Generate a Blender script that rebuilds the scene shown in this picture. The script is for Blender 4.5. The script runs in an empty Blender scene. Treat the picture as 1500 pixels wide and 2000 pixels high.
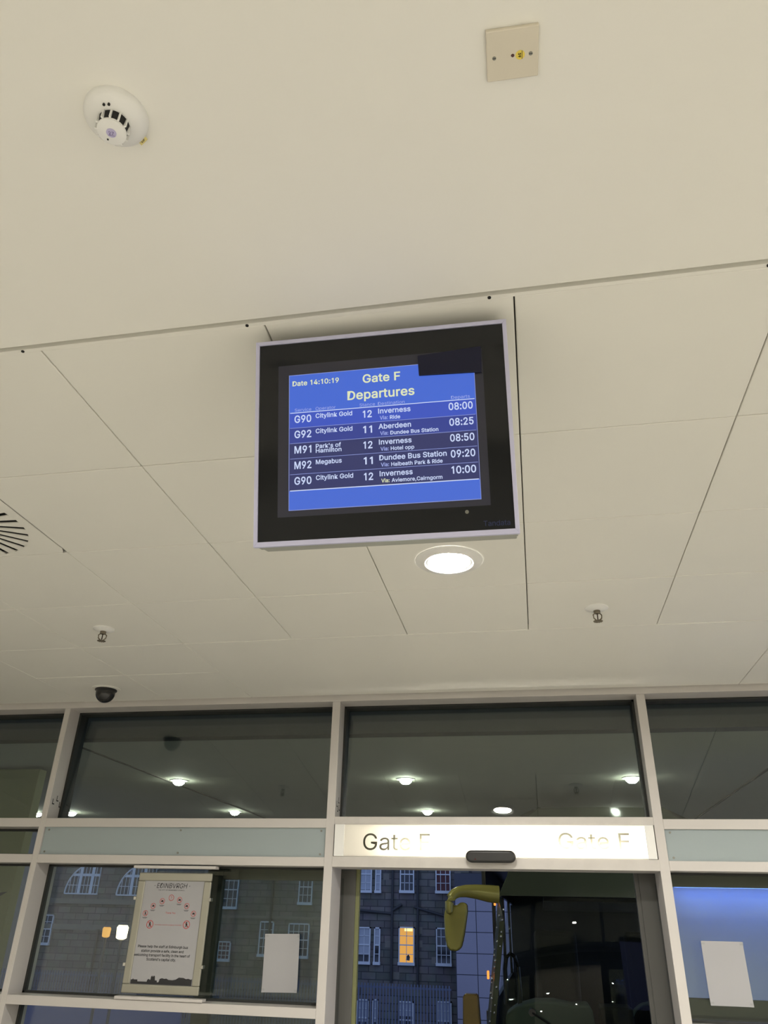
import bpy, bmesh, math, random
from mathutils import Vector, Matrix

random.seed(7)
scene = bpy.context.scene
C = scene.collection
PI = math.pi

# ------------------------------------------------------------------ camera
def srgb(r, g, b):
    def f(c):
        c /= 255.0
        return c / 12.92 if c <= 0.04045 else ((c + 0.055) / 1.055) ** 2.4
    return (f(r), f(g), f(b))

yaw, pitch, roll = math.radians(-11.133), math.radians(28.642), math.radians(1.4475)
fw = Vector((math.sin(yaw) * math.cos(pitch), math.cos(yaw) * math.cos(pitch), math.sin(pitch)))
rt0 = Vector((math.cos(yaw), -math.sin(yaw), 0))
up0 = rt0.cross(fw)
rt = rt0 * math.cos(roll) + up0 * math.sin(roll)
up = -rt0 * math.sin(roll) + up0 * math.cos(roll)
CAM_Z = 2.0
cam_data = bpy.data.cameras.new('camera')
cam = bpy.data.objects.new('camera', cam_data)
C.objects.link(cam)
cam.matrix_world = Matrix(((rt.x, up.x, -fw.x, 0), (rt.y, up.y, -fw.y, 0), (rt.z, up.z, -fw.z, CAM_Z), (0, 0, 0, 1)))
cam_data.sensor_fit = 'HORIZONTAL'
cam_data.sensor_width = 36
cam_data.lens = 36 * 1461.2 / 1500
cam_data.clip_start = 0.05
cam_data.clip_end = 300
scene.camera = cam

# ------------------------------------------------------------------ world, exposure
w = bpy.data.worlds.new('dusk_sky')
scene.world = w
w.use_nodes = True
bg = w.node_tree.nodes['Background']
bg.inputs[0].default_value = (0.40, 0.56, 1.0, 1)
bg.inputs[1].default_value = 0.85
scene.view_settings.view_transform = 'Standard'
scene.view_settings.look = 'None'
scene.view_settings.gamma = 1
scene.view_settings.exposure = 0.0
scene.view_settings.use_curve_mapping = False
scene.cycles.caustics_reflective = False
scene.cycles.caustics_refractive = False
scene.cycles.max_bounces = 10
scene.cycles.diffuse_bounces = 6
scene.cycles.transparent_max_bounces = 16
LAMP = 880.0            # radiance of the interior downlight lenses
LAMP_COL = (1.0, 0.955, 0.875)
CANOPY_LAMP = 105.0

# ------------------------------------------------------------------ materials
def mat(name, col, rough=0.5, metal=0.0, var=0.04, scale=8.0, spec=0.5, bump=0.0, emit=None, estr=0.0):
    m = bpy.data.materials.new(name)
    m.use_nodes = True
    nt = m.node_tree
    b = nt.nodes['Principled BSDF']
    b.inputs['Roughness'].default_value = rough
    b.inputs['Metallic'].default_value = metal
    b.inputs['Specular IOR Level'].default_value = spec
    tc = nt.nodes.new('ShaderNodeTexCoord')
    n = nt.nodes.new('ShaderNodeTexNoise')
    n.inputs['Scale'].default_value = scale
    n.inputs['Detail'].default_value = 3
    nt.links.new(tc.outputs['Object'], n.inputs['Vector'])
    mx = nt.nodes.new('ShaderNodeMix')
    mx.data_type = 'RGBA'
    mx.inputs['A'].default_value = (*[max(0, c * (1 - var)) for c in col], 1)
    mx.inputs['B'].default_value = (*[min(1, c * (1 + var)) for c in col], 1)
    nt.links.new(n.outputs['Fac'], mx.inputs['Factor'])
    nt.links.new(mx.outputs['Result'], b.inputs['Base Color'])
    if bump:
        bp = nt.nodes.new('ShaderNodeBump')
        bp.inputs['Strength'].default_value = bump
        bp.inputs['Distance'].default_value = 0.01
        nt.links.new(n.outputs['Fac'], bp.inputs['Height'])
        nt.links.new(bp.outputs['Normal'], b.inputs['Normal'])
    if emit:
        b.inputs['Emission Color'].default_value = (*emit, 1)
        b.inputs['Emission Strength'].default_value = estr
    return m

def emis(name, col, strength, base=(0.02, 0.02, 0.02), rough=0.5, spec=0.2):
    return mat(name, base, rough=rough, var=0.0, spec=spec, emit=col, estr=strength)

def glass(name, tint=(0.9, 0.94, 0.9), ior=1.5, rough=0.0):
    m = bpy.data.materials.new(name)
    m.use_nodes = True
    nt = m.node_tree
    nt.nodes.clear()
    out = nt.nodes.new('ShaderNodeOutputMaterial')
    tr = nt.nodes.new('ShaderNodeBsdfTransparent')
    tr.inputs[0].default_value = (*tint, 1)
    gl = nt.nodes.new('ShaderNodeBsdfGlossy')
    gl.inputs['Roughness'].default_value = rough
    geo = nt.nodes.new('ShaderNodeNewGeometry')
    mr = nt.nodes.new('ShaderNodeMapRange')      # same reflectance from both sides of the sheet
    mr.inputs['To Min'].default_value = ior
    mr.inputs['To Max'].default_value = 1 / ior
    nt.links.new(geo.outputs['Backfacing'], mr.inputs['Value'])
    fr = nt.nodes.new('ShaderNodeFresnel')
    nt.links.new(mr.outputs['Result'], fr.inputs['IOR'])
    mx = nt.nodes.new('ShaderNodeMixShader')
    nt.links.new(fr.outputs[0], mx.inputs[0])
    nt.links.new(tr.outputs[0], mx.inputs[1])
    nt.links.new(gl.outputs[0], mx.inputs[2])
    nt.links.new(mx.outputs[0], out.inputs[0])
    return m

def film(name, col):
    m = bpy.data.materials.new(name)
    m.use_nodes = True
    nt = m.node_tree
    nt.nodes.clear()
    out = nt.nodes.new('ShaderNodeOutputMaterial')
    tr = nt.nodes.new('ShaderNodeBsdfTransparent')
    tr.inputs[0].default_value = (*col, 1)
    nt.links.new(tr.outputs[0], out.inputs[0])
    return m

def opal(name, col, trans):
    m = bpy.data.materials.new(name)
    m.use_nodes = True
    nt = m.node_tree
    nt.nodes.clear()
    out = nt.nodes.new('ShaderNodeOutputMaterial')
    d = nt.nodes.new('ShaderNodeBsdfDiffuse')
    t = nt.nodes.new('ShaderNodeBsdfTranslucent')
    d.inputs[0].default_value = (*col, 1)
    t.inputs[0].default_value = (*col, 1)
    mx = nt.nodes.new('ShaderNodeMixShader')
    mx.inputs[0].default_value = trans
    nt.links.new(d.outputs[0], mx.inputs[1])
    nt.links.new(t.outputs[0], mx.inputs[2])
    nt.links.new(mx.outputs[0], out.inputs[0])
    return m

def stone_mat(name, c1, c2, mortar, bw=0.7, bh=0.3):
    m = bpy.data.materials.new(name)
    m.use_nodes = True
    nt = m.node_tree
    b = nt.nodes['Principled BSDF']
    b.inputs['Roughness'].default_value = 0.9
    b.inputs['Specular IOR Level'].default_value = 0.1
    tc = nt.nodes.new('ShaderNodeTexCoord')
    mp = nt.nodes.new('ShaderNodeMapping')
    mp.inputs['Rotation'].default_value = (PI / 2, 0, 0)
    nt.links.new(tc.outputs['Object'], mp.inputs['Vector'])
    br = nt.nodes.new('ShaderNodeTexBrick')
    br.inputs['Color1'].default_value = (*c1, 1)
    br.inputs['Color2'].default_value = (*c2, 1)
    br.inputs['Mortar'].default_value = (*mortar, 1)
    br.inputs['Scale'].default_value = 1
    br.inputs['Mortar Size'].default_value = 0.02
    br.inputs['Brick Width'].default_value = bw
    br.inputs['Row Height'].default_value = bh
    nt.links.new(mp.outputs['Vector'], br.inputs['Vector'])
    n = nt.nodes.new('ShaderNodeTexNoise')
    n.inputs['Scale'].default_value = 1.7
    n.inputs['Detail'].default_value = 6
    nt.links.new(tc.outputs['Object'], n.inputs['Vector'])
    mx = nt.nodes.new('ShaderNodeMix')
    mx.data_type = 'RGBA'
    mx.blend_type = 'MULTIPLY'
    mx.inputs['Factor'].default_value = 0.7
    nt.links.new(br.outputs['Color'], mx.inputs['A'])
    nt.links.new(n.outputs['Color'], mx.inputs['B'])
    hs = nt.nodes.new('ShaderNodeHueSaturation')
    hs.inputs['Saturation'].default_value = 0.5
    hs.inputs['Value'].default_value = 1.5
    nt.links.new(mx.outputs['Result'], hs.inputs['Color'])
    nt.links.new(hs.outputs['Color'], b.inputs['Base Color'])
    return m

M = {}
M['plaster'] = mat('plaster_paint', (0.80, 0.79, 0.74), rough=0.75, var=0.015, scale=3, spec=0.2)
M['panel'] = mat('panel_paint', (0.79, 0.78, 0.725), rough=0.42, var=0.012, scale=4, spec=0.35)
M['panel_back'] = mat('panel_void', (0.10, 0.095, 0.085), rough=0.9, var=0.1)
M['frame'] = mat('frame_paint', (0.56, 0.535, 0.515), rough=0.35, var=0.02, scale=5, spec=0.4)
M['frame_stained'] = mat('stained_frame_paint', (0.55, 0.525, 0.50), rough=0.45, var=0.10, scale=14)
M['gasket'] = mat('black_gasket', (0.02, 0.022, 0.02), rough=0.6)
M['floor'] = mat('terrazzo', (0.50, 0.485, 0.445), rough=0.35, var=0.12, scale=40)
M['wall'] = mat('wall_paint', (0.62, 0.60, 0.55), rough=0.8, var=0.03)
M['wall_dark'] = mat('rear_wall_paint', (0.55, 0.54, 0.48), rough=0.8, var=0.05)
M['glass'] = glass('window_glass', tint=(0.86, 0.90, 0.86), ior=1.76)
M['frosted'] = opal('frosted_sheet', (0.44, 0.505, 0.52), 0.25)
M['white'] = mat('white_plastic', (0.80, 0.80, 0.78), rough=0.35, var=0.02)
M['cream'] = mat('cream_plastic', (0.66, 0.61, 0.50), rough=0.35, var=0.02)
M['dark'] = mat('dark_void', (0.012, 0.012, 0.012), rough=0.8)
M['black'] = mat('black_plastic', (0.018, 0.018, 0.018), rough=0.35)
M['smoked'] = mat('smoked_dome', (0.012, 0.012, 0.012), rough=0.08, spec=0.6)
M['chrome'] = mat('chrome', (0.75, 0.74, 0.70), rough=0.15, metal=1.0)
M['brass'] = mat('sprinkler_metal', (0.22, 0.19, 0.14), rough=0.4, metal=0.6)
M['bulb'] = mat('dark_bulb', (0.06, 0.035, 0.025), rough=0.1)
M['screw'] = mat('screw_metal', (0.25, 0.25, 0.22), rough=0.35, metal=0.7)
M['led_red'] = mat('dark_red_lens', (0.07, 0.02, 0.02), rough=0.25)
M['yellow'] = mat('yellow_sticker', (0.78, 0.62, 0.10), rough=0.6)
M['yellow_tag'] = mat('pale_yellow_tag', (0.72, 0.62, 0.25), rough=0.6)
M['lilac'] = mat('lilac_sticker', (0.50, 0.46, 0.68), rough=0.6)
M['ink'] = mat('black_ink', (0.02, 0.02, 0.022), rough=0.7)
M['purple_ink'] = mat('purple_ink', (0.10, 0.06, 0.25), rough=0.7)
M['red_ink'] = mat('red_ink', (0.50, 0.06, 0.05), rough=0.7)
M['paper'] = mat('paper', (0.37, 0.37, 0.385), rough=0.8, var=0.03, scale=6)
M['silver'] = mat('silver_frame', (0.36, 0.35, 0.29), rough=0.35, metal=0.5)
M['clear'] = glass('clear_acrylic', tint=(0.96, 0.97, 0.96), ior=1.35)
M['lens'] = emis('downlight_lens', LAMP_COL, LAMP)
M['lens_front'] = emis('front_downlight_lens', LAMP_COL, LAMP * 1.0)
M['reflector'] = mat('reflector', (0.85, 0.85, 0.82), rough=0.25, metal=0.3)

# ------------------------------------------------------------------ lettering outlines
# per character: character, advance, outline points, faces (thousandths of the type size)
GLYPHS = {}
for _l in r''' 	188		
&	448	197,-7 165,-5 136,1 110,12 88,26 69,42 54,62 43,84 36,108 34,133 36,154 40,173 47,189 58,205 70,220 85,235 101,249 120,264 140,279 216,335 223,340 230,346 237,352 243,359 249,367 255,375 259,384 261,394 262,405 260,420 255,434 245,445 233,454 219,459 201,461 189,460 178,457 168,453 159,447 151,440 145,431 141,421 138,411 137,399 138,386 141,375 145,363 152,352 159,340 169,327 179,314 191,300 204,284 438,0 364,0 171,231 153,254 136,274 121,293 108,310 96,327 87,344 81,361 77,379 75,398 77,420 82,440 91,458 102,474 117,488 134,499 154,507 176,512 200,513 224,512 246,507 266,499 283,488 297,475 308,459 317,442 322,424 324,404 323,389 320,375 315,362 309,349 301,336 291,325 281,314 269,303 256,293 154,217 135,202 121,188 110,174 103,161 98,146 97,131 98,115 102,101 109,87 118,76 130,66 143,57 158,51 175,48 193,46 213,48 232,52 251,59 269,69 286,81 301,95 315,112 327,131 336,151 343,174 348,198 349,224 408,224 406,194 403,167 397,144 389,124 380,107 371,92 361,80 353,70 345,62 333,47 315,30 294,17 271,7 246,-1 221,-5	72,74,73 71,74,72 71,75,74 70,75,71 70,76,75 69,76,70 69,77,76 69,78,77 68,78,69 68,79,78 67,34,68 34,79,68 67,35,34 33,79,34 67,36,35 33,80,79 32,80,33 66,36,67 66,37,36 31,80,32 66,38,37 66,39,38 30,80,31 30,81,80 65,39,66 65,40,39 29,81,30 65,41,40 29,82,81 65,42,41 28,82,29 64,42,65 64,43,42 27,82,28 27,83,82 64,44,43 63,44,64 26,83,27 26,84,83 63,45,44 25,84,26 62,45,63 25,85,84 24,85,25 62,46,45 23,85,24 62,47,46 23,86,85 61,47,62 22,86,23 21,86,22 61,48,47 21,87,86 20,87,21 60,48,61 19,87,20 60,49,48 19,88,87 18,51,19 51,88,19 60,50,49 59,50,60 51,89,88 59,51,50 51,90,89 58,51,59 51,91,90 58,18,51 18,52,51 57,18,58 18,115,52 115,53,52 17,57,18 57,115,18 17,56,57 16,56,17 16,55,56 15,55,16 14,55,15 14,92,55 92,54,55 118,120,119 118,121,120 13,92,14 13,93,92 12,93,13 12,94,93 117,121,118 117,122,121 11,94,12 11,95,94 11,96,95 116,122,117 10,96,11 116,123,122 10,97,96 9,97,10 115,123,116 9,98,97 115,124,123 8,98,9 8,99,98 114,127,115 127,53,115 53,126,115 126,124,115 126,125,124 8,100,99 113,127,114 7,100,8 7,101,100 112,127,113 127,53,126 7,102,101 6,102,7 111,127,112 111,128,127 6,103,102 111,129,128 110,129,111 6,104,103 110,130,129 5,104,6 109,130,110 5,105,104 108,130,109 5,106,105 107,130,108 5,107,106 107,131,130 5,131,107 4,131,5 4,132,131 3,132,4 3,133,132 2,133,3 2,134,133 1,134,2 1,135,134 0,135,1
'	206	78,318 70,509 136,509 128,318	0,2,1 0,3,2
,	188	38,-119 68,71 137,71 84,-119	0,2,1 0,3,2
.	188	95,-4 83,-3 73,1 63,9 55,18 51,29 50,41 51,53 55,64 63,73 73,81 83,85 95,87 107,85 118,81 128,73 135,64 140,53 141,41 140,29 135,18 128,9 118,1 107,-3	11,13,12 10,13,11 10,14,13 10,15,14 9,15,10 8,15,9 8,16,15 7,16,8 7,17,16 6,17,7 6,18,17 5,18,6 5,19,18 4,19,5 4,20,19 3,20,4 3,21,20 2,21,3 2,22,21 1,22,2 1,23,22 0,23,1
0	453	227,-7 191,-3 158,7 130,24 105,48 85,77 69,113 57,155 50,202 48,254 50,306 57,353 69,395 85,431 106,461 130,484 159,502 191,512 227,516 262,512 295,502 323,484 348,461 368,431 384,395 396,353 403,306 405,254 403,202 396,155 384,113 368,77 348,48 323,24 295,7 263,-3 227,50 250,52 271,60 290,74 306,92 320,116 330,144 338,176 342,213 344,254 342,295 338,332 330,365 320,393 306,416 290,435 271,449 250,457 227,460 203,457 182,449 163,435 147,416 134,393 123,365 115,332 111,295 109,254 111,213 115,176 123,144 134,116 147,92 163,74 182,60 203,52	17,19,18 16,19,17 16,20,19 15,20,16 15,21,20 14,21,15 14,22,21 14,54,22 54,53,22 53,23,22 13,55,14 55,54,14 13,56,55 52,23,53 13,57,56 51,23,52 13,58,57 50,23,51 50,24,23 12,58,13 12,59,58 49,24,50 11,59,12 49,25,24 11,60,59 48,25,49 11,61,60 47,25,48 10,61,11 47,26,25 10,62,61 46,26,47 9,62,10 46,27,26 9,63,62 45,27,46 8,63,9 8,64,63 44,27,45 44,28,27 8,65,64 43,28,44 7,65,8 43,29,28 7,66,65 42,29,43 6,66,7 42,30,29 6,67,66 41,30,42 40,30,41 6,68,67 5,68,6 40,31,30 5,69,68 39,31,40 39,32,31 4,69,5 4,70,69 38,32,39 4,71,70 37,32,38 36,32,37 4,36,71 4,32,36 4,33,32 3,33,4 2,33,3 2,34,33 2,35,34 1,35,2 1,0,35
1	400	205,0 270,0 270,509 218,509 105,432 105,372 205,425	0,1,2,3,6 3,4,5,6
2	453	64,0 64,47 234,229 252,248 268,266 282,282 294,298 303,312 311,327 316,341 319,356 320,371 319,389 315,405 308,419 298,431 287,441 273,449 258,455 241,458 224,460 205,458 188,454 172,447 159,438 148,427 139,413 132,398 128,381 127,362 66,362 68,391 75,418 86,442 102,464 121,482 143,496 168,507 196,513 225,516 254,513 281,507 306,497 328,482 346,465 361,445 372,423 379,398 381,372 380,354 377,336 371,318 363,299 351,280 336,259 317,235 294,209 267,180 153,60 153,57 389,57 389,0	38,40,39 38,41,40 37,41,38 37,42,41 36,42,37 36,43,42 35,43,36 35,44,43 34,44,35 34,20,44 20,19,44 19,45,44 33,21,34 21,20,34 18,45,19 33,22,21 17,45,18 33,23,22 16,45,17 33,24,23 16,46,45 32,24,33 15,46,16 32,25,24 14,46,15 32,26,25 14,47,46 13,47,14 31,26,32 31,27,26 12,47,13 12,48,47 31,28,27 30,28,31 11,48,12 30,29,28 11,49,48 10,49,11 9,49,10 9,50,49 8,50,9 8,51,50 7,51,8 7,52,51 6,52,7 6,53,52 5,53,6 4,53,5 4,54,53 3,54,4 3,55,54 2,55,3 2,56,55 1,56,2 1,57,56 1,58,57 1,59,58 1,60,59 1,61,60 0,61,1
4	453	40,105 40,158 247,509 311,509 109,166 109,163 413,163 413,105 282,0 282,121 282,146 282,318 343,318 343,0	1,3,2 1,4,3 10,12,11 10,13,12 1,5,4 1,6,5 1,10,6 10,7,6 0,10,1 0,9,10 13,7,10 0,8,9 8,7,0 8,13,7
5	453	221,-7 192,-5 165,1 140,11 118,25 99,41 83,60 71,82 63,105 60,130 122,130 125,115 130,102 138,89 148,78 160,68 173,60 188,54 204,51 221,50 241,51 259,56 276,64 291,75 304,89 314,104 322,122 326,141 328,162 326,183 321,203 314,221 303,237 290,251 275,262 257,270 238,275 218,277 201,276 184,273 167,268 152,262 139,255 128,246 67,253 96,509 366,509 366,452 151,452 134,301 136,301 148,311 162,318 178,325 194,330 212,333 229,334 252,332 274,328 294,321 313,311 330,299 345,285 358,269 370,251 379,231 386,210 390,187 391,163 388,132 381,102 369,76 352,52 332,32 309,15 282,3 253,-4	44,48,45 48,46,45 48,47,46 44,49,48 55,57,56 54,57,55 54,58,57 53,58,54 53,59,58 52,59,53 52,60,59 51,60,52 51,61,60 50,61,51 44,50,49 44,61,50 44,39,61 39,38,61 38,62,61 38,37,62 37,63,62 36,63,37 35,63,36 44,40,39 34,63,35 34,64,63 44,41,40 44,42,41 33,64,34 44,43,42 33,65,64 32,65,33 31,65,32 31,66,65 30,66,31 30,67,66 29,67,30 29,68,67 28,68,29 28,69,68 27,69,28 26,69,27 26,70,69 8,10,9 8,11,10 25,70,26 8,12,11 7,12,8 24,70,25 24,71,70 7,13,12 7,14,13 23,71,24 6,14,7 6,15,14 23,72,71 22,72,23 6,16,15 21,72,22 6,17,16 5,17,6 20,72,21 5,18,17 20,73,72 19,73,20 5,19,18 5,73,19 4,73,5 4,74,73 3,74,4 3,75,74 2,75,3 2,76,75 1,76,2 1,0,76
6	453	226,-7 196,-4 168,3 142,15 119,31 100,51 84,74 73,101 66,130 64,162 65,187 71,212 80,239 93,268 112,302 137,340 252,509 322,509 151,261 145,261 151,270 157,279 165,288 174,295 184,302 196,307 208,311 221,313 235,314 265,312 291,305 316,295 337,280 355,262 370,240 380,215 387,187 389,157 387,127 379,98 368,73 352,50 333,30 310,14 284,3 257,-4 226,48 245,50 263,55 279,63 293,73 304,86 314,101 322,119 326,137 327,157 326,178 322,196 314,213 304,228 293,241 279,251 263,259 245,264 226,265 207,264 190,259 174,252 160,241 148,229 138,214 131,197 126,179 125,158 126,138 131,119 138,102 148,86 160,73 174,63 190,55 207,50	15,17,16 15,23,17 23,18,17 14,23,15 27,29,28 26,29,27 26,30,29 25,30,26 24,30,25 24,31,30 13,23,14 23,31,24 13,22,23 18,31,23 18,32,31 13,21,22 18,64,32 64,33,32 13,20,21 13,19,20 12,19,13 18,65,64 63,33,64 18,66,65 62,33,63 62,34,33 12,18,19 12,66,18 12,67,66 61,34,62 12,68,67 60,34,61 12,69,68 59,34,60 59,35,34 11,69,12 11,70,69 58,35,59 58,36,35 11,71,70 57,36,58 10,71,11 10,72,71 56,36,57 56,37,36 9,72,10 9,73,72 55,37,56 8,73,9 8,74,73 54,37,55 54,38,37 8,75,74 53,38,54 7,75,8 53,39,38 7,76,75 52,39,53 7,77,76 51,39,52 6,77,7 51,40,39 6,78,77 50,40,51 5,78,6 5,79,78 49,40,50 49,41,40 5,80,79 48,41,49 5,81,80 47,41,48 4,81,5 4,46,81 46,41,47 46,42,41 4,42,46 3,42,4 3,43,42 2,43,3 2,44,43 1,44,2 1,45,44 0,45,1
7	453	97,0 323,448 323,452 62,452 62,509 391,509 391,449 165,0	3,5,4 3,2,5 2,6,5 1,6,2 1,7,6 0,7,1
8	453	226,-7 193,-5 163,1 136,11 111,25 91,42 74,62 62,84 54,109 52,135 53,156 58,176 65,195 75,212 87,228 101,241 117,252 134,260 153,265 153,267 129,276 109,289 93,308 80,330 73,354 70,380 73,405 79,429 90,450 106,469 124,485 146,498 170,508 197,514 226,516 255,514 282,508 306,498 328,485 346,469 361,450 373,429 379,405 382,380 379,354 372,330 359,308 343,289 323,276 300,267 300,265 319,260 335,252 351,241 365,228 377,212 387,195 395,176 399,156 401,135 398,109 391,84 378,62 362,42 341,25 317,11 289,1 259,-5 226,49 248,50 267,54 285,60 300,69 313,79 323,91 331,106 335,121 337,139 335,157 330,173 322,189 312,202 298,213 283,223 265,230 247,234 226,235 206,234 187,230 169,223 154,213 140,202 130,189 122,173 117,157 115,139 117,121 121,106 129,91 139,79 152,69 167,60 185,54 205,50 226,290 244,291 260,294 274,300 287,308 298,318 307,330 314,344 318,359 319,376 318,392 314,407 308,420 299,432 288,442 275,449 260,455 244,459 226,460 208,459 192,455 177,449 164,442 153,432 145,420 138,407 134,392 133,376 134,359 138,344 145,330 154,318 165,308 178,300 193,294 209,291	33,35,34 32,35,33 32,36,35 31,36,32 31,37,36 30,37,31 30,38,37 29,38,30 29,39,38 28,123,29 123,39,29 123,122,39 122,121,39 121,40,39 28,124,123 120,40,121 28,125,124 119,40,120 27,125,28 119,41,40 27,126,125 118,41,119 27,127,126 117,41,118 116,41,117 27,128,127 26,128,27 116,42,41 26,129,128 115,42,116 26,130,129 114,42,115 25,130,26 114,43,42 25,131,130 113,43,114 24,131,25 113,44,43 24,132,131 112,44,113 24,133,132 111,44,112 111,45,44 23,133,24 23,134,133 110,45,111 23,135,134 109,45,110 109,46,45 22,135,23 22,136,135 108,46,109 22,137,136 107,46,108 107,47,46 21,137,22 21,138,137 106,47,107 21,139,138 105,47,106 21,104,139 104,47,105 21,47,104 21,48,47 20,48,21 20,49,48 19,49,20 18,49,19 18,50,49 17,50,18 17,51,50 16,51,17 16,52,51 15,52,16 15,53,52 14,86,15 86,53,15 86,54,53 14,87,86 85,54,86 14,88,87 84,54,85 14,89,88 83,54,84 13,89,14 83,55,54 13,90,89 82,55,83 13,91,90 81,55,82 12,91,13 81,56,55 12,92,91 80,56,81 11,92,12 80,57,56 11,93,92 79,57,80 79,58,57 10,93,11 10,94,93 78,58,79 10,95,94 77,58,78 77,59,58 9,95,10 9,96,95 76,59,77 8,96,9 76,60,59 8,97,96 75,60,76 75,61,60 7,97,8 7,98,97 74,61,75 7,99,98 73,61,74 6,99,7 73,62,61 6,100,99 72,62,73 6,101,100 71,62,72 5,101,6 71,63,62 5,102,101 70,63,71 5,103,102 69,63,70 5,68,103 68,63,69 5,63,68 4,63,5 4,64,63 4,65,64 3,65,4 2,65,3 2,66,65 1,66,2 1,67,66 0,67,1
9	453	226,516 256,513 285,506 310,494 333,478 352,458 368,434 380,408 387,378 389,347 387,322 382,296 373,270 359,240 340,207 315,168 200,0 130,0 301,248 307,248 302,238 295,229 287,221 278,214 268,207 257,202 245,198 232,195 218,195 188,197 161,203 137,214 116,229 98,247 83,269 72,294 66,321 64,352 66,382 73,411 85,436 101,459 120,479 143,494 168,506 196,513 226,460 207,459 190,454 174,446 160,435 148,423 138,407 131,390 127,372 125,352 127,331 131,313 138,295 148,280 160,268 174,257 190,250 207,245 226,243 245,245 263,249 279,257 293,267 305,280 314,295 322,312 326,330 327,350 326,371 322,390 314,407 305,422 293,435 279,446 263,454 245,459	45,1,0 44,1,45 44,2,1 43,2,44 43,3,2 42,3,43 42,4,3 41,4,42 41,46,4 46,5,4 41,47,46 81,5,46 40,47,41 40,48,47 80,5,81 80,6,5 40,49,48 79,6,80 40,50,49 78,6,79 39,50,40 39,51,50 77,6,78 77,7,6 39,52,51 76,7,77 38,52,39 76,8,7 38,53,52 75,8,76 38,54,53 74,8,75 37,54,38 74,9,8 37,55,54 73,9,74 36,55,37 36,56,55 72,9,73 72,10,9 36,57,56 71,10,72 71,11,10 35,57,36 35,58,57 70,11,71 70,12,11 35,59,58 69,12,70 34,59,35 34,60,59 68,12,69 68,13,12 33,60,34 33,61,60 67,13,68 33,62,61 66,19,67 19,13,67 33,63,62 65,18,66 18,19,66 65,24,18 24,17,18 20,13,19 32,63,33 32,64,63 64,24,65 32,24,64 20,14,13 21,14,20 22,14,21 31,24,32 23,14,22 30,24,31 24,14,23 30,25,24 17,14,24 17,15,14 29,25,30 29,26,25 29,27,26 28,27,29 17,16,15
:	188	95,271 83,272 73,277 63,284 55,294 51,304 50,316 51,328 55,339 63,349 73,356 83,360 95,362 107,360 118,356 128,349 135,339 140,328 141,316 140,304 135,294 128,284 118,277 107,272 95,-4 83,-3 73,1 63,9 55,18 51,29 50,41 51,53 55,64 63,73 73,81 83,85 95,87 107,85 118,81 128,73 135,64 140,53 141,41 140,29 135,18 128,9 118,1 107,-3	35,37,36 34,37,35 34,38,37 34,39,38 33,39,34 32,39,33 32,40,39 31,40,32 31,41,40 30,41,31 30,42,41 29,42,30 29,43,42 28,43,29 28,44,43 27,44,28 27,45,44 26,45,27 26,46,45 25,46,26 25,47,46 24,47,25 11,13,12 11,14,13 10,14,11 10,15,14 9,15,10 8,15,9 8,16,15 7,16,8 7,17,16 6,17,7 6,18,17 5,18,6 5,19,18 5,20,19 4,20,5 3,20,4 3,21,20 2,21,3 2,22,21 2,23,22 1,23,2 1,0,23
?	359	164,-4 152,-3 141,1 131,9 124,18 120,29 118,41 120,53 124,64 131,73 141,80 152,85 164,86 176,85 186,80 196,73 203,64 208,53 209,41 208,29 203,18 196,9 186,1 176,-3 132,152 132,159 133,187 136,211 141,230 148,245 157,258 168,269 180,279 194,289 209,298 223,309 236,321 247,334 255,349 260,365 262,384 260,399 257,413 250,425 242,436 232,445 220,452 207,457 193,461 178,462 163,461 150,458 137,453 125,446 115,437 106,425 99,412 94,396 92,378 27,378 30,406 38,430 49,452 64,471 82,487 103,499 126,508 151,514 178,516 206,514 232,508 255,498 275,486 292,470 306,451 316,430 322,407 324,382 322,356 316,332 306,311 292,292 275,276 254,261 241,252 229,243 219,235 211,226 204,216 200,205 196,192 194,177 194,158 194,152	67,69,68 66,69,67 66,70,69 65,70,66 65,71,70 64,71,65 64,72,71 63,72,64 63,73,72 62,50,63 50,73,63 50,49,73 49,48,73 48,74,73 62,51,50 47,74,48 62,52,51 46,74,47 62,53,52 61,53,62 45,74,46 45,75,74 61,54,53 44,75,45 61,55,54 43,75,44 60,55,61 43,76,75 60,56,55 42,76,43 41,76,42 60,57,56 41,77,76 59,57,60 40,77,41 59,58,57 39,77,40 39,78,77 38,78,39 38,79,78 37,79,38 36,79,37 36,80,79 35,80,36 35,81,80 34,81,35 33,81,34 33,82,81 32,82,33 31,82,32 31,83,82 30,83,31 30,84,83 29,84,30 29,85,84 28,85,29 28,86,85 28,87,86 27,87,28 27,88,87 27,89,88 26,89,27 26,90,89 26,91,90 25,91,26 25,92,91 24,92,25 24,93,92 11,13,12 10,13,11 10,14,13 10,15,14 9,15,10 8,15,9 8,16,15 7,16,8 7,17,16 6,17,7 6,18,17 5,18,6 5,19,18 4,19,5 4,20,19 3,20,4 3,21,20 2,21,3 2,22,21 1,22,2 1,23,22 0,23,1
A	480	16,0 201,509 276,509 463,0 395,0 287,302 280,323 272,346 264,372 255,402 244,438 232,478 245,478 233,437 222,402 213,371 204,345 197,322 191,302 85,0 110,142 110,199 370,199 370,142	0,11,1 11,2,1 11,12,2 12,3,2 0,21,11 21,13,11 13,10,11 13,10,12 10,22,12 22,3,12 9,22,10 21,14,13 8,22,9 21,15,14 7,22,8 21,16,15 6,22,7 21,17,16 5,22,6 21,18,17 21,20,18 20,19,18 4,23,5 23,22,5 0,20,21 20,22,21 20,23,22 23,3,22 0,19,20 4,3,23
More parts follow.
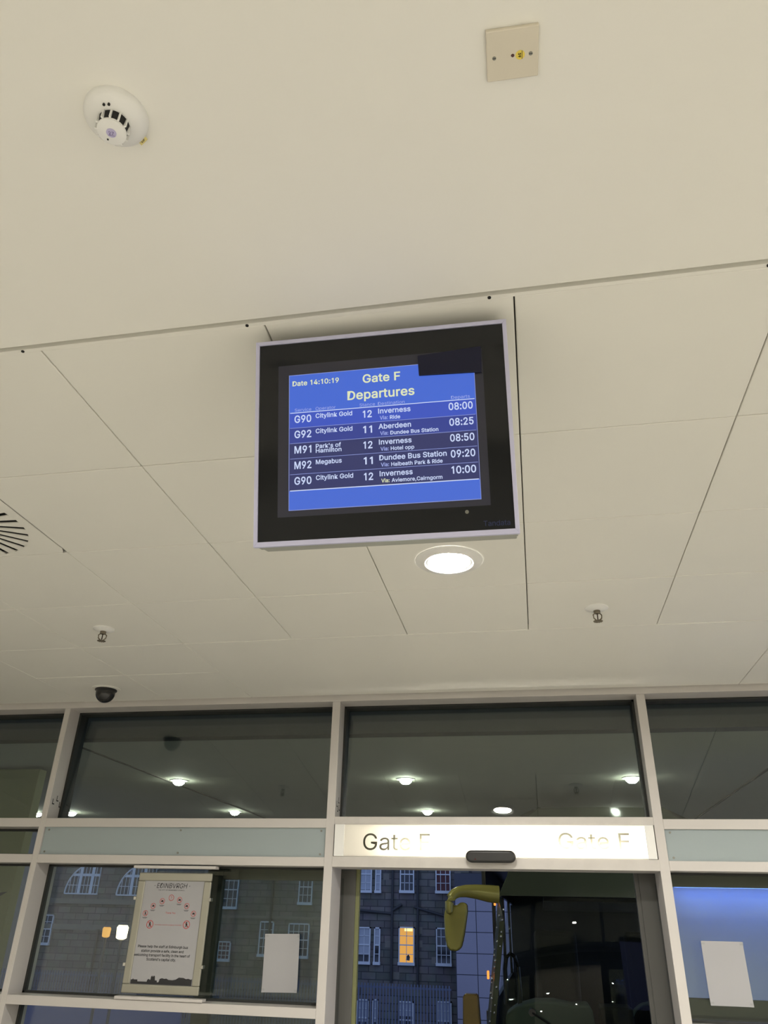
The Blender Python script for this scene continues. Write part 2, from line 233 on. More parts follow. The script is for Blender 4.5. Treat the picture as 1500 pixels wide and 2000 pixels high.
B	456	60,0 60,509 241,509 274,507 304,501 329,491 350,477 367,461 381,442 390,421 396,398 398,374 397,353 393,336 387,320 378,307 368,295 356,286 343,278 329,272 315,267 315,262 331,260 347,254 363,245 378,234 391,220 402,203 411,184 416,161 418,136 416,111 410,88 400,67 386,48 368,31 344,18 317,8 284,2 247,0 125,57 245,57 281,60 309,67 330,80 344,96 353,115 355,137 354,153 350,169 342,184 333,197 320,209 306,218 289,225 269,229 248,231 125,231 125,285 238,285 256,287 273,290 288,296 302,304 314,314 323,326 330,340 335,355 336,372 333,393 326,412 313,429 294,442 270,449 240,452 125,452	0,75,1 75,2,1 75,3,2 75,4,3 75,5,4 75,6,5 75,7,6 75,74,7 74,8,7 0,58,75 73,8,74 72,8,73 72,9,8 71,9,72 70,9,71 70,10,9 69,10,70 69,11,10 68,11,69 68,12,11 67,12,68 66,12,67 66,13,12 65,13,66 65,14,13 64,14,65 64,15,14 63,15,64 63,16,15 62,16,63 61,16,62 61,17,16 60,17,61 59,17,60 59,18,17 0,57,58 57,59,58 57,18,59 57,19,18 57,20,19 57,21,20 57,22,21 57,23,22 57,24,23 57,25,24 57,56,25 56,55,25 55,26,25 0,40,57 54,26,55 53,26,54 53,27,26 52,27,53 51,27,52 51,28,27 50,28,51 49,28,50 49,29,28 48,29,49 48,30,29 47,30,48 46,30,47 46,31,30 45,31,46 45,32,31 44,32,45 44,33,32 43,33,44 42,33,43 42,34,33 41,34,42 0,41,40 0,34,41 0,35,34 0,36,35 0,37,36 0,38,37 0,39,38
C	510	267,-7 225,-3 186,7 150,25 119,49 92,79 70,115 53,157 44,203 40,254 44,305 53,352 70,393 92,429 119,459 150,484 186,501 225,512 267,516 293,514 317,511 340,504 362,496 383,485 402,471 419,456 435,438 448,418 459,397 467,373 473,348 408,348 404,365 397,380 389,395 380,407 369,418 357,428 344,437 330,444 315,449 300,453 284,455 267,456 237,453 209,445 184,432 161,414 141,391 125,364 113,332 106,295 103,254 106,213 113,177 125,145 141,117 161,94 184,76 210,63 237,56 267,53 284,54 300,56 315,60 330,65 344,72 357,81 369,90 380,102 389,114 397,128 404,144 408,160 473,160 467,135 459,112 448,91 435,71 420,53 402,38 383,24 363,13 341,5 317,-2 293,-6	17,19,18 17,20,19 16,20,17 16,21,20 16,22,21 15,22,16 15,23,22 15,24,23 14,24,15 14,25,24 13,44,14 44,43,14 43,25,14 42,25,43 42,26,25 41,26,42 13,45,44 40,26,41 39,26,40 13,46,45 38,26,39 38,27,26 37,27,38 13,47,46 12,47,13 36,27,37 35,27,36 35,28,27 12,48,47 34,28,35 34,29,28 33,29,34 11,48,12 11,49,48 32,29,33 32,30,29 31,30,32 11,50,49 10,50,11 10,51,50 9,51,10 9,52,51 8,52,9 8,53,52 8,54,53 7,54,8 7,55,54 72,74,73 72,75,74 6,55,7 6,56,55 71,75,72 71,76,75 70,76,71 6,57,56 5,57,6 69,76,70 69,77,76 68,77,69 5,58,57 68,78,77 67,78,68 66,78,67 4,58,5 4,59,58 65,78,66 65,79,78 64,79,65 4,60,59 63,79,64 62,79,63 4,61,60 61,79,62 61,80,79 4,80,61 3,80,4 3,81,80 2,81,3 2,82,81 2,83,82 1,83,2 1,84,83 1,85,84 0,85,1
D	502	219,0 96,0 96,57 215,57 254,60 288,68 318,81 343,99 363,122 379,149 390,181 397,216 399,255 397,294 390,329 379,361 364,388 344,410 320,428 291,441 258,449 221,452 93,452 93,509 225,509 273,505 315,495 353,478 385,455 412,426 433,391 449,351 458,306 462,255 458,205 449,159 433,119 411,83 384,54 351,31 312,14 268,3 125,509 125,0 60,0 60,509	44,23,45 23,42,45 44,22,23 42,24,23 43,24,42 43,21,24 21,25,24 21,26,25 21,27,26 21,28,27 21,20,28 20,29,28 44,21,22 44,2,21 2,43,21 19,29,20 18,29,19 17,29,18 17,30,29 16,30,17 16,31,30 15,31,16 14,31,15 14,32,31 13,32,14 13,33,32 12,33,13 11,33,12 11,34,33 10,34,11 10,35,34 9,35,10 9,36,35 8,36,9 7,36,8 7,37,36 6,37,7 6,38,37 5,38,6 4,38,5 3,38,4 44,1,2 43,3,2 43,38,3 43,39,38 43,40,39 43,41,40 43,0,41 1,43,44 43,0,1
E	419	60,0 60,509 372,509 372,452 125,452 125,286 355,286 355,229 125,229 125,57 375,57 375,0	0,4,1 4,2,1 4,3,2 0,5,4 0,8,5 8,6,5 8,7,6 0,9,8 0,10,9 0,11,10
F	410	60,0 60,509 369,509 369,452 125,452 125,278 346,278 346,221 125,221 125,0	0,4,1 4,2,1 4,3,2 0,5,4 0,8,5 8,6,5 8,7,6 0,9,8
G	520	269,-7 225,-3 185,7 149,25 118,49 91,79 69,116 53,157 43,203 40,254 43,305 53,352 69,393 91,429 117,459 149,484 184,501 223,512 265,516 291,514 316,510 340,504 363,494 384,483 403,469 421,453 436,436 449,416 460,395 468,373 474,349 408,349 402,365 395,379 387,393 378,406 368,417 356,427 344,436 330,443 315,448 300,453 283,455 265,456 236,453 209,445 183,432 160,414 141,392 125,364 113,332 106,295 103,254 106,213 113,177 125,145 141,117 161,95 184,76 210,63 238,56 269,53 296,55 322,61 345,71 365,85 382,102 396,123 407,147 413,173 415,202 434,199 283,199 283,256 478,256 478,200 475,160 466,124 451,91 431,62 406,38 377,19 344,5 308,-4	17,19,18 17,20,19 16,20,17 16,21,20 16,22,21 15,22,16 15,23,22 14,23,15 14,24,23 14,25,24 13,44,14 44,43,14 43,25,14 42,25,43 41,25,42 41,26,25 13,45,44 40,26,41 39,26,40 13,46,45 38,26,39 38,27,26 37,27,38 13,47,46 12,47,13 36,27,37 35,27,36 35,28,27 12,48,47 34,28,35 34,29,28 11,48,12 33,29,34 11,49,48 32,29,33 32,30,29 31,30,32 11,50,49 10,50,11 10,51,50 9,51,10 9,52,51 72,74,73 72,70,74 70,75,74 8,52,9 8,53,52 8,54,53 7,54,8 72,69,70 71,75,70 71,76,75 69,71,72 69,76,71 7,55,54 68,76,69 68,77,76 6,55,7 67,77,68 6,56,55 67,78,77 66,78,67 6,57,56 5,57,6 65,78,66 5,58,57 65,79,78 64,79,65 4,58,5 4,59,58 63,79,64 4,60,59 63,80,79 62,80,63 4,61,60 61,80,62 4,80,61 3,80,4 3,81,80 2,81,3 2,82,81 1,82,2 1,83,82 0,83,1
H	517	60,0 60,509 125,509 125,289 392,289 392,509 457,509 457,0 392,0 392,232 125,232 125,0	0,2,1 0,3,2 4,6,5 4,7,6 0,10,3 10,4,3 10,9,4 9,7,4 0,11,10 8,7,9
I	200	68,0 132,0 132,509 68,509	0,1,2,3
L	393	60,0 60,509 125,509 125,57 361,57 361,0	0,2,1 0,3,2 0,4,3 0,5,4
M	628	60,0 60,509 152,509 277,187 280,179 284,170 287,159 291,147 295,135 299,123 303,110 307,97 311,84 315,71 319,60 322,49 307,49 311,59 314,71 318,83 322,95 326,108 330,121 334,134 338,146 342,158 346,169 349,179 352,187 476,509 568,509 568,0 504,0 504,291 504,302 504,314 504,327 505,340 505,354 505,369 505,383 506,398 506,413 506,428 507,443 507,457 513,457 508,441 503,425 498,409 492,393 487,378 482,363 477,348 472,335 467,322 463,310 459,300 456,291 342,0 286,0 170,291 167,300 163,310 159,321 155,333 150,347 145,361 140,376 134,392 129,408 124,424 118,441 112,457 119,457 119,444 120,430 120,416 120,401 121,386 121,372 121,357 121,342 122,328 122,315 122,302 122,291 122,0	0,73,1 73,2,1 73,74,2 74,3,2 28,45,29 45,30,29 45,46,30 46,31,30 0,72,73 75,3,74 28,44,45 47,31,46 76,3,75 28,48,44 48,43,44 48,43,47 43,31,47 0,76,72 76,71,72 0,77,76 71,3,76 42,31,43 28,49,48 70,3,71 0,78,77 41,31,42 28,50,49 69,3,70 0,79,78 40,31,41 28,51,50 68,3,69 0,80,79 39,31,40 28,52,51 67,3,68 0,81,80 38,31,39 28,53,52 66,3,67 0,82,81 37,31,38 28,54,53 65,3,66 0,83,82 36,31,37 28,55,54 64,3,65 0,84,83 35,31,36 28,56,55 63,3,64 0,85,84 34,31,35 28,57,56 62,3,63 0,86,85 33,31,34 28,58,57 61,3,62 0,87,86 60,3,61 28,59,58 32,31,33 60,4,3 27,59,28 60,5,4 26,59,27 60,6,5 25,59,26 60,7,6 24,59,25 60,8,7 23,59,24 60,9,8 22,59,23 60,10,9 21,59,22 60,11,10 20,59,21 60,12,11 19,59,20 60,18,12 18,13,12 18,13,19 13,59,19 14,59,13 60,17,18 15,59,14 60,16,17 60,15,16 60,59,15
N	524	60,0 60,509 136,509 343,183 349,174 355,163 363,151 371,137 379,122 388,107 396,90 405,73 414,55 405,54 403,72 402,90 401,108 400,126 399,142 399,157 399,171 399,184 399,195 399,509 463,509 463,0 387,0 202,290 194,303 186,317 177,331 168,346 159,363 148,381 136,402 123,425 108,452 119,454 120,429 121,406 122,384 123,363 124,345 124,328 125,313 125,301 125,291 125,0	0,36,1 36,2,1 36,37,2 37,3,2 22,24,23 22,25,24 38,3,37 0,38,36 38,35,36 0,39,38 35,3,38 34,3,35 0,40,39 33,3,34 0,41,40 32,3,33 0,42,41 31,3,32 30,3,31 0,43,42 29,3,30 0,44,43 28,3,29 0,45,44 27,3,28 0,46,45 0,47,46 26,3,27 21,25,22 20,25,21 26,4,3 26,5,4 19,25,20 26,6,5 18,25,19 26,7,6 17,25,18 26,8,7 16,25,17 26,9,8 15,25,16 26,10,9 14,11,15 11,25,15 26,14,10 14,11,10 12,25,11 26,13,14 13,25,12 26,25,13
O	533	267,-7 225,-3 186,7 150,25 119,49 92,79 70,115 53,157 44,203 40,254 44,305 53,352 70,393 92,429 119,459 150,484 186,501 225,512 267,516 309,512 348,501 384,484 415,459 442,429 464,393 480,352 490,305 493,254 490,203 480,157 464,115 442,79 415,49 384,25 348,7 309,-3 267,53 296,55 324,63 349,76 372,94 392,116 408,144 420,176 428,213 430,254 428,295 420,332 408,365 392,392 372,415 349,433 324,446 296,453 267,456 237,453 210,445 184,433 161,415 142,392 125,364 113,332 106,295 103,254 106,213 113,176 125,144 142,117 161,94 184,76 210,63 237,55	17,19,18 16,19,17 16,20,19 15,20,16 15,21,20 14,21,15 14,22,21 13,55,14 55,54,14 54,22,14 54,53,22 53,23,22 52,23,53 13,56,55 51,23,52 13,57,56 50,23,51 13,58,57 50,24,23 12,58,13 49,24,50 12,59,58 11,59,12 49,25,24 48,25,49 11,60,59 47,25,48 11,61,60 10,61,11 47,26,25 46,26,47 10,62,61 9,62,10 46,27,26 45,27,46 9,63,62 8,63,9 8,64,63 44,27,45 44,28,27 8,65,64 43,28,44 7,65,8 43,29,28 7,66,65 42,29,43 6,66,7 42,30,29 6,67,66 41,30,42 6,68,67 40,30,41 5,68,6 40,31,30 5,69,68 39,31,40 39,32,31 4,69,5 4,70,69 38,32,39 4,71,70 37,32,38 4,36,71 36,32,37 4,32,36 4,33,32 3,33,4 2,33,3 2,34,33 1,34,2 1,35,34 1,0,35
P	445	60,0 60,509 235,509 272,506 305,499 332,487 356,471 375,452 390,430 400,404 407,377 409,348 407,318 400,291 390,265 375,243 356,223 332,207 305,195 272,188 235,186 109,186 109,242 233,242 257,244 279,248 297,256 312,266 324,279 333,294 339,310 343,328 344,348 343,367 339,385 333,402 324,416 312,428 297,439 279,446 257,451 232,452 125,452 125,0	0,42,1 42,2,1 42,3,2 42,4,3 42,5,4 42,6,5 42,7,6 42,41,7 41,40,7 40,8,7 0,22,42 22,43,42 39,8,40 38,8,39 37,8,38 37,9,8 36,9,37 35,9,36 35,10,9 34,10,35 33,10,34 33,11,10 32,11,33 31,11,32 31,12,11 30,12,31 30,13,12 29,13,30 28,13,29 28,14,13 27,14,28 26,14,27 26,15,14 25,15,26 24,15,25 23,15,24 23,16,15 0,21,22 43,23,22 43,20,23 20,16,23 20,17,16 20,18,17 20,19,18 0,20,21 0,43,20
R	449	60,0 60,509 236,509 273,506 305,500 333,489 356,473 376,455 390,433 401,408 407,381 409,352 407,323 401,296 390,271 376,250 356,232 333,217 305,206 273,200 236,198 96,198 96,255 234,255 258,256 280,260 298,267 313,276 325,287 334,300 340,316 344,333 345,352 344,371 340,389 334,405 325,419 313,430 298,440 279,446 258,451 233,452 125,452 125,0 353,0 230,229 303,229 428,0	0,22,1 22,42,1 42,2,1 42,3,2 42,4,3 42,5,4 42,6,5 42,7,6 42,41,7 41,40,7 40,8,7 22,43,42 39,8,40 38,8,39 37,8,38 37,9,8 36,9,37 35,9,36 35,10,9 34,10,35 33,10,34 33,11,10 32,11,33 31,11,32 31,12,11 30,12,31 30,13,12 29,13,30 28,13,29 28,14,13 27,14,28 26,14,27 26,15,14 25,15,26 24,15,25 23,15,24 0,21,22 43,23,22 43,45,23 45,15,23 45,16,15 45,46,16 46,17,16 43,20,45 20,44,45 47,17,46 18,47,17 19,47,18 20,47,19 0,20,21 0,43,20 44,47,20
S	447	224,-9 188,-7 156,-1 128,9 102,23 81,40 64,60 51,83 42,109 38,137 104,137 108,118 114,102 123,88 136,76 150,66 166,59 185,53 204,50 224,49 246,50 267,54 286,60 303,69 317,79 329,92 338,106 344,122 346,139 344,154 340,168 332,179 322,189 310,197 296,205 280,211 263,217 245,222 184,239 145,253 112,269 86,289 67,313 56,341 52,372 54,400 62,425 75,448 92,468 113,484 138,498 165,508 195,514 227,516 259,514 289,508 316,498 340,484 360,468 377,449 390,427 398,403 401,378 337,378 332,402 320,421 302,437 280,449 254,456 225,459 204,457 185,454 167,448 152,440 139,430 129,418 121,405 117,391 115,376 117,359 122,345 131,334 142,324 155,315 169,308 184,302 198,297 212,293 264,279 279,275 295,270 312,264 328,256 344,248 359,238 372,226 384,213 395,198 402,180 407,161 408,139 406,112 399,87 386,64 370,43 349,25 323,11 294,0 261,-7	52,54,53 51,54,52 51,55,54 50,55,51 50,56,55 49,56,50 49,57,56 48,57,49 48,58,57 48,59,58 47,70,48 70,69,48 69,59,48 68,59,69 47,71,70 67,59,68 47,72,71 66,59,67 66,60,59 46,72,47 46,73,72 46,74,73 65,60,66 46,75,74 65,61,60 45,75,46 64,61,65 45,76,75 45,77,76 64,62,61 63,62,64 44,77,45 44,78,77 44,79,78 43,79,44 43,80,79 43,81,80 42,81,43 42,82,81 42,83,82 42,84,83 41,84,42 41,85,84 41,86,85 41,87,86 41,88,87 40,88,41 40,89,88 40,90,89 40,91,90 39,91,40 39,92,91 39,93,92 38,93,39 38,94,93 37,94,38 37,95,94 37,96,95 36,96,37 35,96,36 35,97,96 34,97,35 33,97,34 33,98,97 32,98,33 31,98,32 31,99,98 30,99,31 29,99,30 29,100,99 28,100,29 27,100,28 27,101,100 8,10,9 8,11,10 26,101,27 8,12,11 26,102,101 7,12,8 25,102,26 7,13,12 24,102,25 7,14,13 24,103,102 6,14,7 23,103,24 6,15,14 22,103,23 6,16,15 22,104,103 21,104,22 5,16,6 5,17,16 20,104,21 5,18,17 19,104,20 5,19,18 5,104,19 5,105,104 4,105,5 4,106,105 3,106,4 3,107,106 2,107,3 2,108,107 1,108,2 1,0,108
T	449	32,452 32,509 417,509 417,452 257,452 257,0 193,0 193,452	0,2,1 0,3,2 7,3,0 6,4,7 4,3,7 6,5,4
U	517	259,-8 220,-6 186,2 154,15 126,33 103,55 85,80 71,108 63,140 60,173 60,509 124,509 124,178 126,155 132,133 141,113 153,95 169,80 187,68 208,59 232,53 259,52 285,53 309,59 331,68 349,80 364,95 377,113 385,133 391,155 393,178 393,509 457,509 457,173 454,140 446,108 433,80 414,55 391,33 363,15 332,2 297,-6	9,11,10 9,12,11 30,32,31 30,33,32 9,13,12 29,33,30 8,13,9 29,34,33 8,14,13 28,34,29 7,14,8 28,35,34 27,35,28 7,15,14 7,16,15 26,35,27 6,16,7 26,36,35 6,17,16 25,36,26 6,18,17 24,36,25 5,18,6 24,37,36 5,19,18 23,37,24 5,20,19 22,37,23 22,38,37 4,20,5 4,21,20 21,38,22 4,38,21 3,38,4 3,39,38 2,39,3 2,40,39 1,40,2 1,41,40 0,41,1
V	480	204,0 16,509 84,509 192,206 199,187 207,164 215,137 225,106 236,71 248,31 235,31 247,71 257,107 267,138 276,165 283,187 290,206 395,509 463,509 278,0	0,2,1 0,3,2 16,18,17 16,19,18 0,4,3 15,19,16 14,19,15 0,5,4 13,19,14 0,6,5 12,19,13 0,7,6 11,19,12 0,8,7 10,9,11 9,19,11 0,9,8 0,19,9
Y	472	203,0 203,208 16,509 91,509 192,344 203,327 213,309 222,292 231,274 240,254 250,230 224,230 233,254 242,275 251,293 260,310 270,327 280,344 381,509 455,509 268,208 268,0	1,3,2 1,4,3 17,19,18 17,20,19 1,5,4 16,20,17 15,20,16 1,6,5 14,20,15 1,7,6 13,20,14 1,8,7 12,9,13 9,20,13 1,12,8 12,9,8 1,11,12 10,20,9 1,10,11 1,20,10 0,20,1 0,21,20
_	319	319,0 319,-56 0,-56 0,0	2,0,3 2,1,0
a	389	160,-9 137,-7 115,-3 94,5 76,15 60,29 48,45 38,63 32,84 30,108 32,128 36,146 43,161 53,174 64,184 78,193 92,200 108,206 125,211 143,214 161,217 178,220 200,223 218,225 234,227 247,229 257,231 265,235 271,240 274,246 276,255 276,257 275,272 272,285 267,297 260,307 251,315 240,322 227,327 212,330 196,331 178,330 163,327 149,322 137,316 127,309 118,301 110,292 104,283 100,274 41,291 51,313 64,331 79,346 95,358 114,368 133,375 153,380 173,383 194,384 208,384 223,382 239,379 255,375 271,369 286,360 300,350 312,336 322,320 330,301 335,278 337,251 337,0 277,0 277,52 272,52 267,43 260,34 252,25 242,16 229,8 215,1 199,-4 181,-7 170,45 192,47 211,51 228,59 242,68 254,80 263,93 270,108 274,122 276,138 276,190 272,187 267,184 259,182 251,180 241,178 231,176 221,174 210,173 200,171 191,170 182,169 175,168 161,166 147,163 134,159 122,153 112,147 103,139 97,130 93,118 92,105 93,93 96,82 102,72 109,64 119,57 130,52 142,48 156,46	58,60,59 58,61,60 57,61,58 57,62,61 56,62,57 56,63,62 55,63,56 55,64,63 55,65,64 54,65,55 54,66,65 53,66,54 53,67,66 52,67,53 52,40,67 40,39,67 39,68,67 51,41,52 41,40,52 51,42,41 38,68,39 51,43,42 37,68,38 51,44,43 36,68,37 36,69,68 51,45,44 35,69,36 50,45,51 50,46,45 34,69,35 34,70,69 50,47,46 33,70,34 50,48,47 49,48,50 32,70,33 32,71,70 31,71,32 30,71,31 29,71,30 29,72,71 28,72,29 27,72,28 26,94,27 94,72,27 25,94,26 24,94,25 23,94,24 22,94,23 21,94,22 20,94,21 19,94,20 18,94,19 17,94,18 16,94,17 15,94,16 14,94,15 14,95,94 93,72,94 14,96,95 14,97,96 13,97,14 13,98,97 13,99,98 13,100,99 13,101,100 13,102,101 12,102,13 12,103,102 12,104,103 12,105,104 12,106,105 12,107,106 12,108,107 12,109,108 11,109,12 11,110,109 11,111,110 11,112,111 10,112,11 10,113,112 92,72,93 10,114,113 9,114,10 91,72,92 9,115,114 8,115,9 90,72,91 8,116,115 89,72,90 8,117,116 7,117,8 7,118,117 88,74,89 74,72,89 7,119,118 87,74,88 7,120,119 6,120,7 86,75,87 75,74,87 6,121,120 6,122,121 86,76,75 73,72,74 85,76,86 6,123,122 84,76,85 6,84,123 6,76,84 5,76,6 5,77,76 5,78,77 4,78,5 4,79,78 4,80,79 3,80,4 3,81,80 2,81,3 2,82,81 1,82,2 1,83,82 0,83,1
b	424	229,-8 208,-7 189,-3 172,4 159,12 147,21 138,31 130,41 123,50 118,59 112,59 112,0 53,0 53,509 114,509 114,319 118,319 123,327 130,336 137,346 147,355 158,364 171,373 188,379 207,383 229,384 259,382 287,374 313,361 335,342 354,320 370,293 381,261 388,227 390,189 388,151 381,116 370,84 355,57 336,34 313,16 288,3 260,-6 220,47 242,49 262,55 279,66 294,80 306,97 316,117 323,139 327,163 328,189 327,215 323,239 316,261 307,281 295,298 280,311 262,322 243,328 220,330 198,328 178,322 161,312 147,299 134,282 125,263 118,241 114,216 113,189 114,162 118,138 125,115 135,95 147,78 162,65 179,55 198,49	12,14,13 12,15,14 24,26,25 23,26,24 23,27,26 22,27,23 22,28,27 21,28,22 20,28,21 20,29,28 19,29,20 18,29,19 18,61,29 61,30,29 17,61,18 17,62,61 60,30,61 17,63,62 59,30,60 16,63,17 16,64,63 58,30,59 58,31,30 12,16,15 12,68,16 68,67,16 67,66,16 66,65,16 65,64,16 57,31,58 56,31,57 56,32,31 55,32,56 55,33,32 54,33,55 12,69,68 53,33,54 53,34,33 12,70,69 52,34,53 12,71,70 51,34,52 51,35,34 50,35,51 12,72,71 50,36,35 49,36,50 12,73,72 48,36,49 48,37,36 12,74,73 47,37,48 12,10,74 10,75,74 47,38,37 46,38,47 10,76,75 45,38,46 10,9,76 9,77,76 12,11,10 8,77,9 45,39,38 44,39,45 8,78,77 7,78,8 43,39,44 7,43,78 7,39,43 6,39,7 6,40,39 5,40,6 4,40,5 4,41,40 3,41,4 2,41,3 2,42,41 1,42,2 1,0,42
c	396	207,-8 174,-5 144,3 117,16 93,35 72,58 56,85 44,116 37,150 34,187 37,225 44,260 56,291 72,318 93,341 117,360 144,374 174,382 207,384 226,384 243,381 260,377 276,371 291,364 305,356 318,346 330,335 340,322 349,308 356,293 362,277 303,262 300,272 295,281 290,289 284,297 278,304 270,311 261,316 252,321 242,325 231,328 220,329 207,330 184,328 163,321 145,310 130,296 118,278 108,258 102,236 98,212 96,187 98,163 102,139 108,117 118,97 130,80 145,66 163,55 184,49 207,46 220,47 232,49 243,52 253,55 262,60 271,66 279,73 285,80 292,89 297,98 301,107 304,117 363,102 357,86 350,70 341,56 331,43 319,32 306,21 292,12 277,5 261,-1 244,-5 226,-7	17,19,18 17,20,19 16,20,17 16,21,20 16,22,21 15,22,16 15,23,22 15,24,23 14,24,15 14,25,24 14,26,25 13,43,14 43,26,14 43,42,26 42,27,26 13,44,43 41,27,42 13,45,44 40,27,41 39,27,40 39,28,27 13,46,45 38,28,39 12,46,13 37,28,38 36,28,37 12,47,46 36,29,28 35,29,36 34,29,35 12,48,47 34,30,29 11,48,12 33,30,34 32,30,33 11,49,48 32,31,30 10,49,11 10,50,49 10,51,50 9,51,10 9,52,51 8,52,9 8,53,52 8,54,53 7,54,8 7,55,54 7,56,55 72,74,73 6,56,7 71,74,72 71,75,74 70,75,71 6,57,56 69,75,70 69,76,75 5,57,6 5,58,57 68,76,69 67,76,68 67,77,76 66,77,67 5,59,58 65,77,66 4,59,5 65,78,77 64,78,65 4,60,59 63,78,64 62,78,63 4,61,60 61,78,62 4,78,61 4,79,78 3,79,4 3,80,79 3,81,80 2,81,3 2,82,81 2,83,82 1,83,2 1,84,83 1,85,84 0,85,1
d	424	195,-8 165,-6 137,3 111,16 89,34 70,57 55,84 43,116 36,151 34,189 36,227 43,261 55,293 70,320 89,342 112,361 137,374 165,382 196,384 218,383 237,379 253,373 267,364 278,355 287,346 295,336 301,327 306,319 311,319 311,509 372,509 372,0 313,0 313,59 307,59 301,50 295,41 287,31 277,21 266,12 252,4 236,-3 217,-7 205,47 226,49 246,55 263,65 278,78 290,95 299,115 306,138 310,162 312,189 310,216 306,241 300,263 290,282 278,299 263,312 246,322 227,328 205,330 182,328 162,322 145,311 130,298 118,281 108,261 102,239 98,215 96,189 98,163 102,139 109,117 118,97 130,80 145,66 162,55 182,49	28,30,29 28,31,30 17,19,18 17,20,19 16,20,17 16,21,20 15,21,16 15,22,21 15,23,22 14,23,15 14,24,23 14,25,24 13,61,14 61,25,14 61,26,25 13,62,61 60,26,61 59,26,60 13,63,62 59,27,26 58,27,59 13,64,63 12,64,13 58,28,27 58,57,28 57,56,28 56,55,28 55,54,28 54,31,28 12,65,64 12,66,65 11,66,12 11,67,66 10,67,11 10,68,67 53,31,54 10,69,68 9,69,10 52,31,53 9,70,69 9,71,70 51,31,52 8,71,9 8,72,71 50,31,51 7,72,8 7,73,72 49,31,50 7,74,73 6,74,7 48,31,49 6,75,74 47,33,48 33,31,48 5,75,6 5,76,75 46,33,47 5,77,76 45,34,46 34,33,46 45,35,34 32,31,33 4,77,5 4,78,77 44,35,45 44,36,35 4,43,78 43,36,44 4,36,43 4,37,36 3,37,4 3,38,37 3,39,38 2,39,3 2,40,39 2,41,40 1,41,2 1,42,41 0,42,1
e	404	212,-8 177,-5 145,3 117,16 92,35 72,58 56,85 44,116 37,150 34,187 36,224 44,258 55,290 71,317 91,340 115,359 142,373 172,382 205,384 226,383 246,380 266,374 285,366 303,355 319,341 334,324 347,305 357,282 365,256 370,227 371,194 371,169 75,169 75,221 338,221 310,202 308,226 304,248 298,269 288,286 277,301 263,314 246,323 227,328 205,330 183,328 164,323 146,313 131,301 119,286 109,270 102,251 97,231 96,211 96,178 98,151 102,127 110,106 121,88 135,73 151,61 169,53 190,48 212,46 227,47 241,49 254,53 265,58 276,65 285,73 294,82 300,93 306,105 365,91 358,72 348,55 335,39 320,26 302,14 283,4 261,-3 237,-7	17,19,18 17,20,19 16,20,17 16,21,20 16,22,21 15,22,16 15,23,22 14,23,15 14,24,23 14,25,24 13,45,14 45,44,14 44,25,14 43,25,44 42,25,43 13,46,45 42,26,25 41,26,42 13,47,46 12,47,13 40,26,41 12,48,47 40,27,26 39,27,40 12,49,48 11,49,12 11,50,49 38,27,39 38,28,27 11,51,50 37,28,38 10,51,11 37,29,28 10,52,51 36,29,37 10,33,52 33,53,52 36,34,29 34,30,29 35,34,36 9,33,10 9,32,33 53,34,33 53,30,34 54,30,53 54,31,30 8,32,9 55,31,54 8,31,32 8,55,31 8,56,55 7,56,8 7,57,56 6,57,7 6,58,57 71,73,72 70,73,71 70,74,73 6,59,58 5,59,6 69,74,70 5,60,59 68,74,69 68,75,74 67,75,68 5,61,60 66,75,67 4,61,5 66,76,75 4,62,61 65,76,66 64,76,65 4,63,62 63,76,64 4,76,63 4,77,76 3,77,4 3,78,77 2,78,3 2,79,78 2,80,79 1,80,2 1,81,80 0,81,1
f	254	228,379 228,327 6,327 6,379 81,0 81,432 82,452 87,470 96,486 107,499 120,510 135,519 152,525 169,529 187,530 201,530 212,529 222,527 231,525 238,523 243,521 227,468 224,470 220,471 215,472 209,473 202,474 195,474 178,472 164,468 154,460 147,449 143,435 142,419 142,0	13,15,14 13,16,15 12,16,13 12,17,16 12,18,17 11,18,12 11,19,18 11,20,19 11,21,20 10,21,11 9,23,10 23,22,10 22,21,10 8,25,9 25,24,9 24,23,9 7,27,8 27,26,8 26,25,8 7,28,27 7,29,28 6,29,7 6,30,29 6,31,30 5,31,6 5,32,31 5,33,32 4,33,5 4,34,33 2,0,3 2,1,0
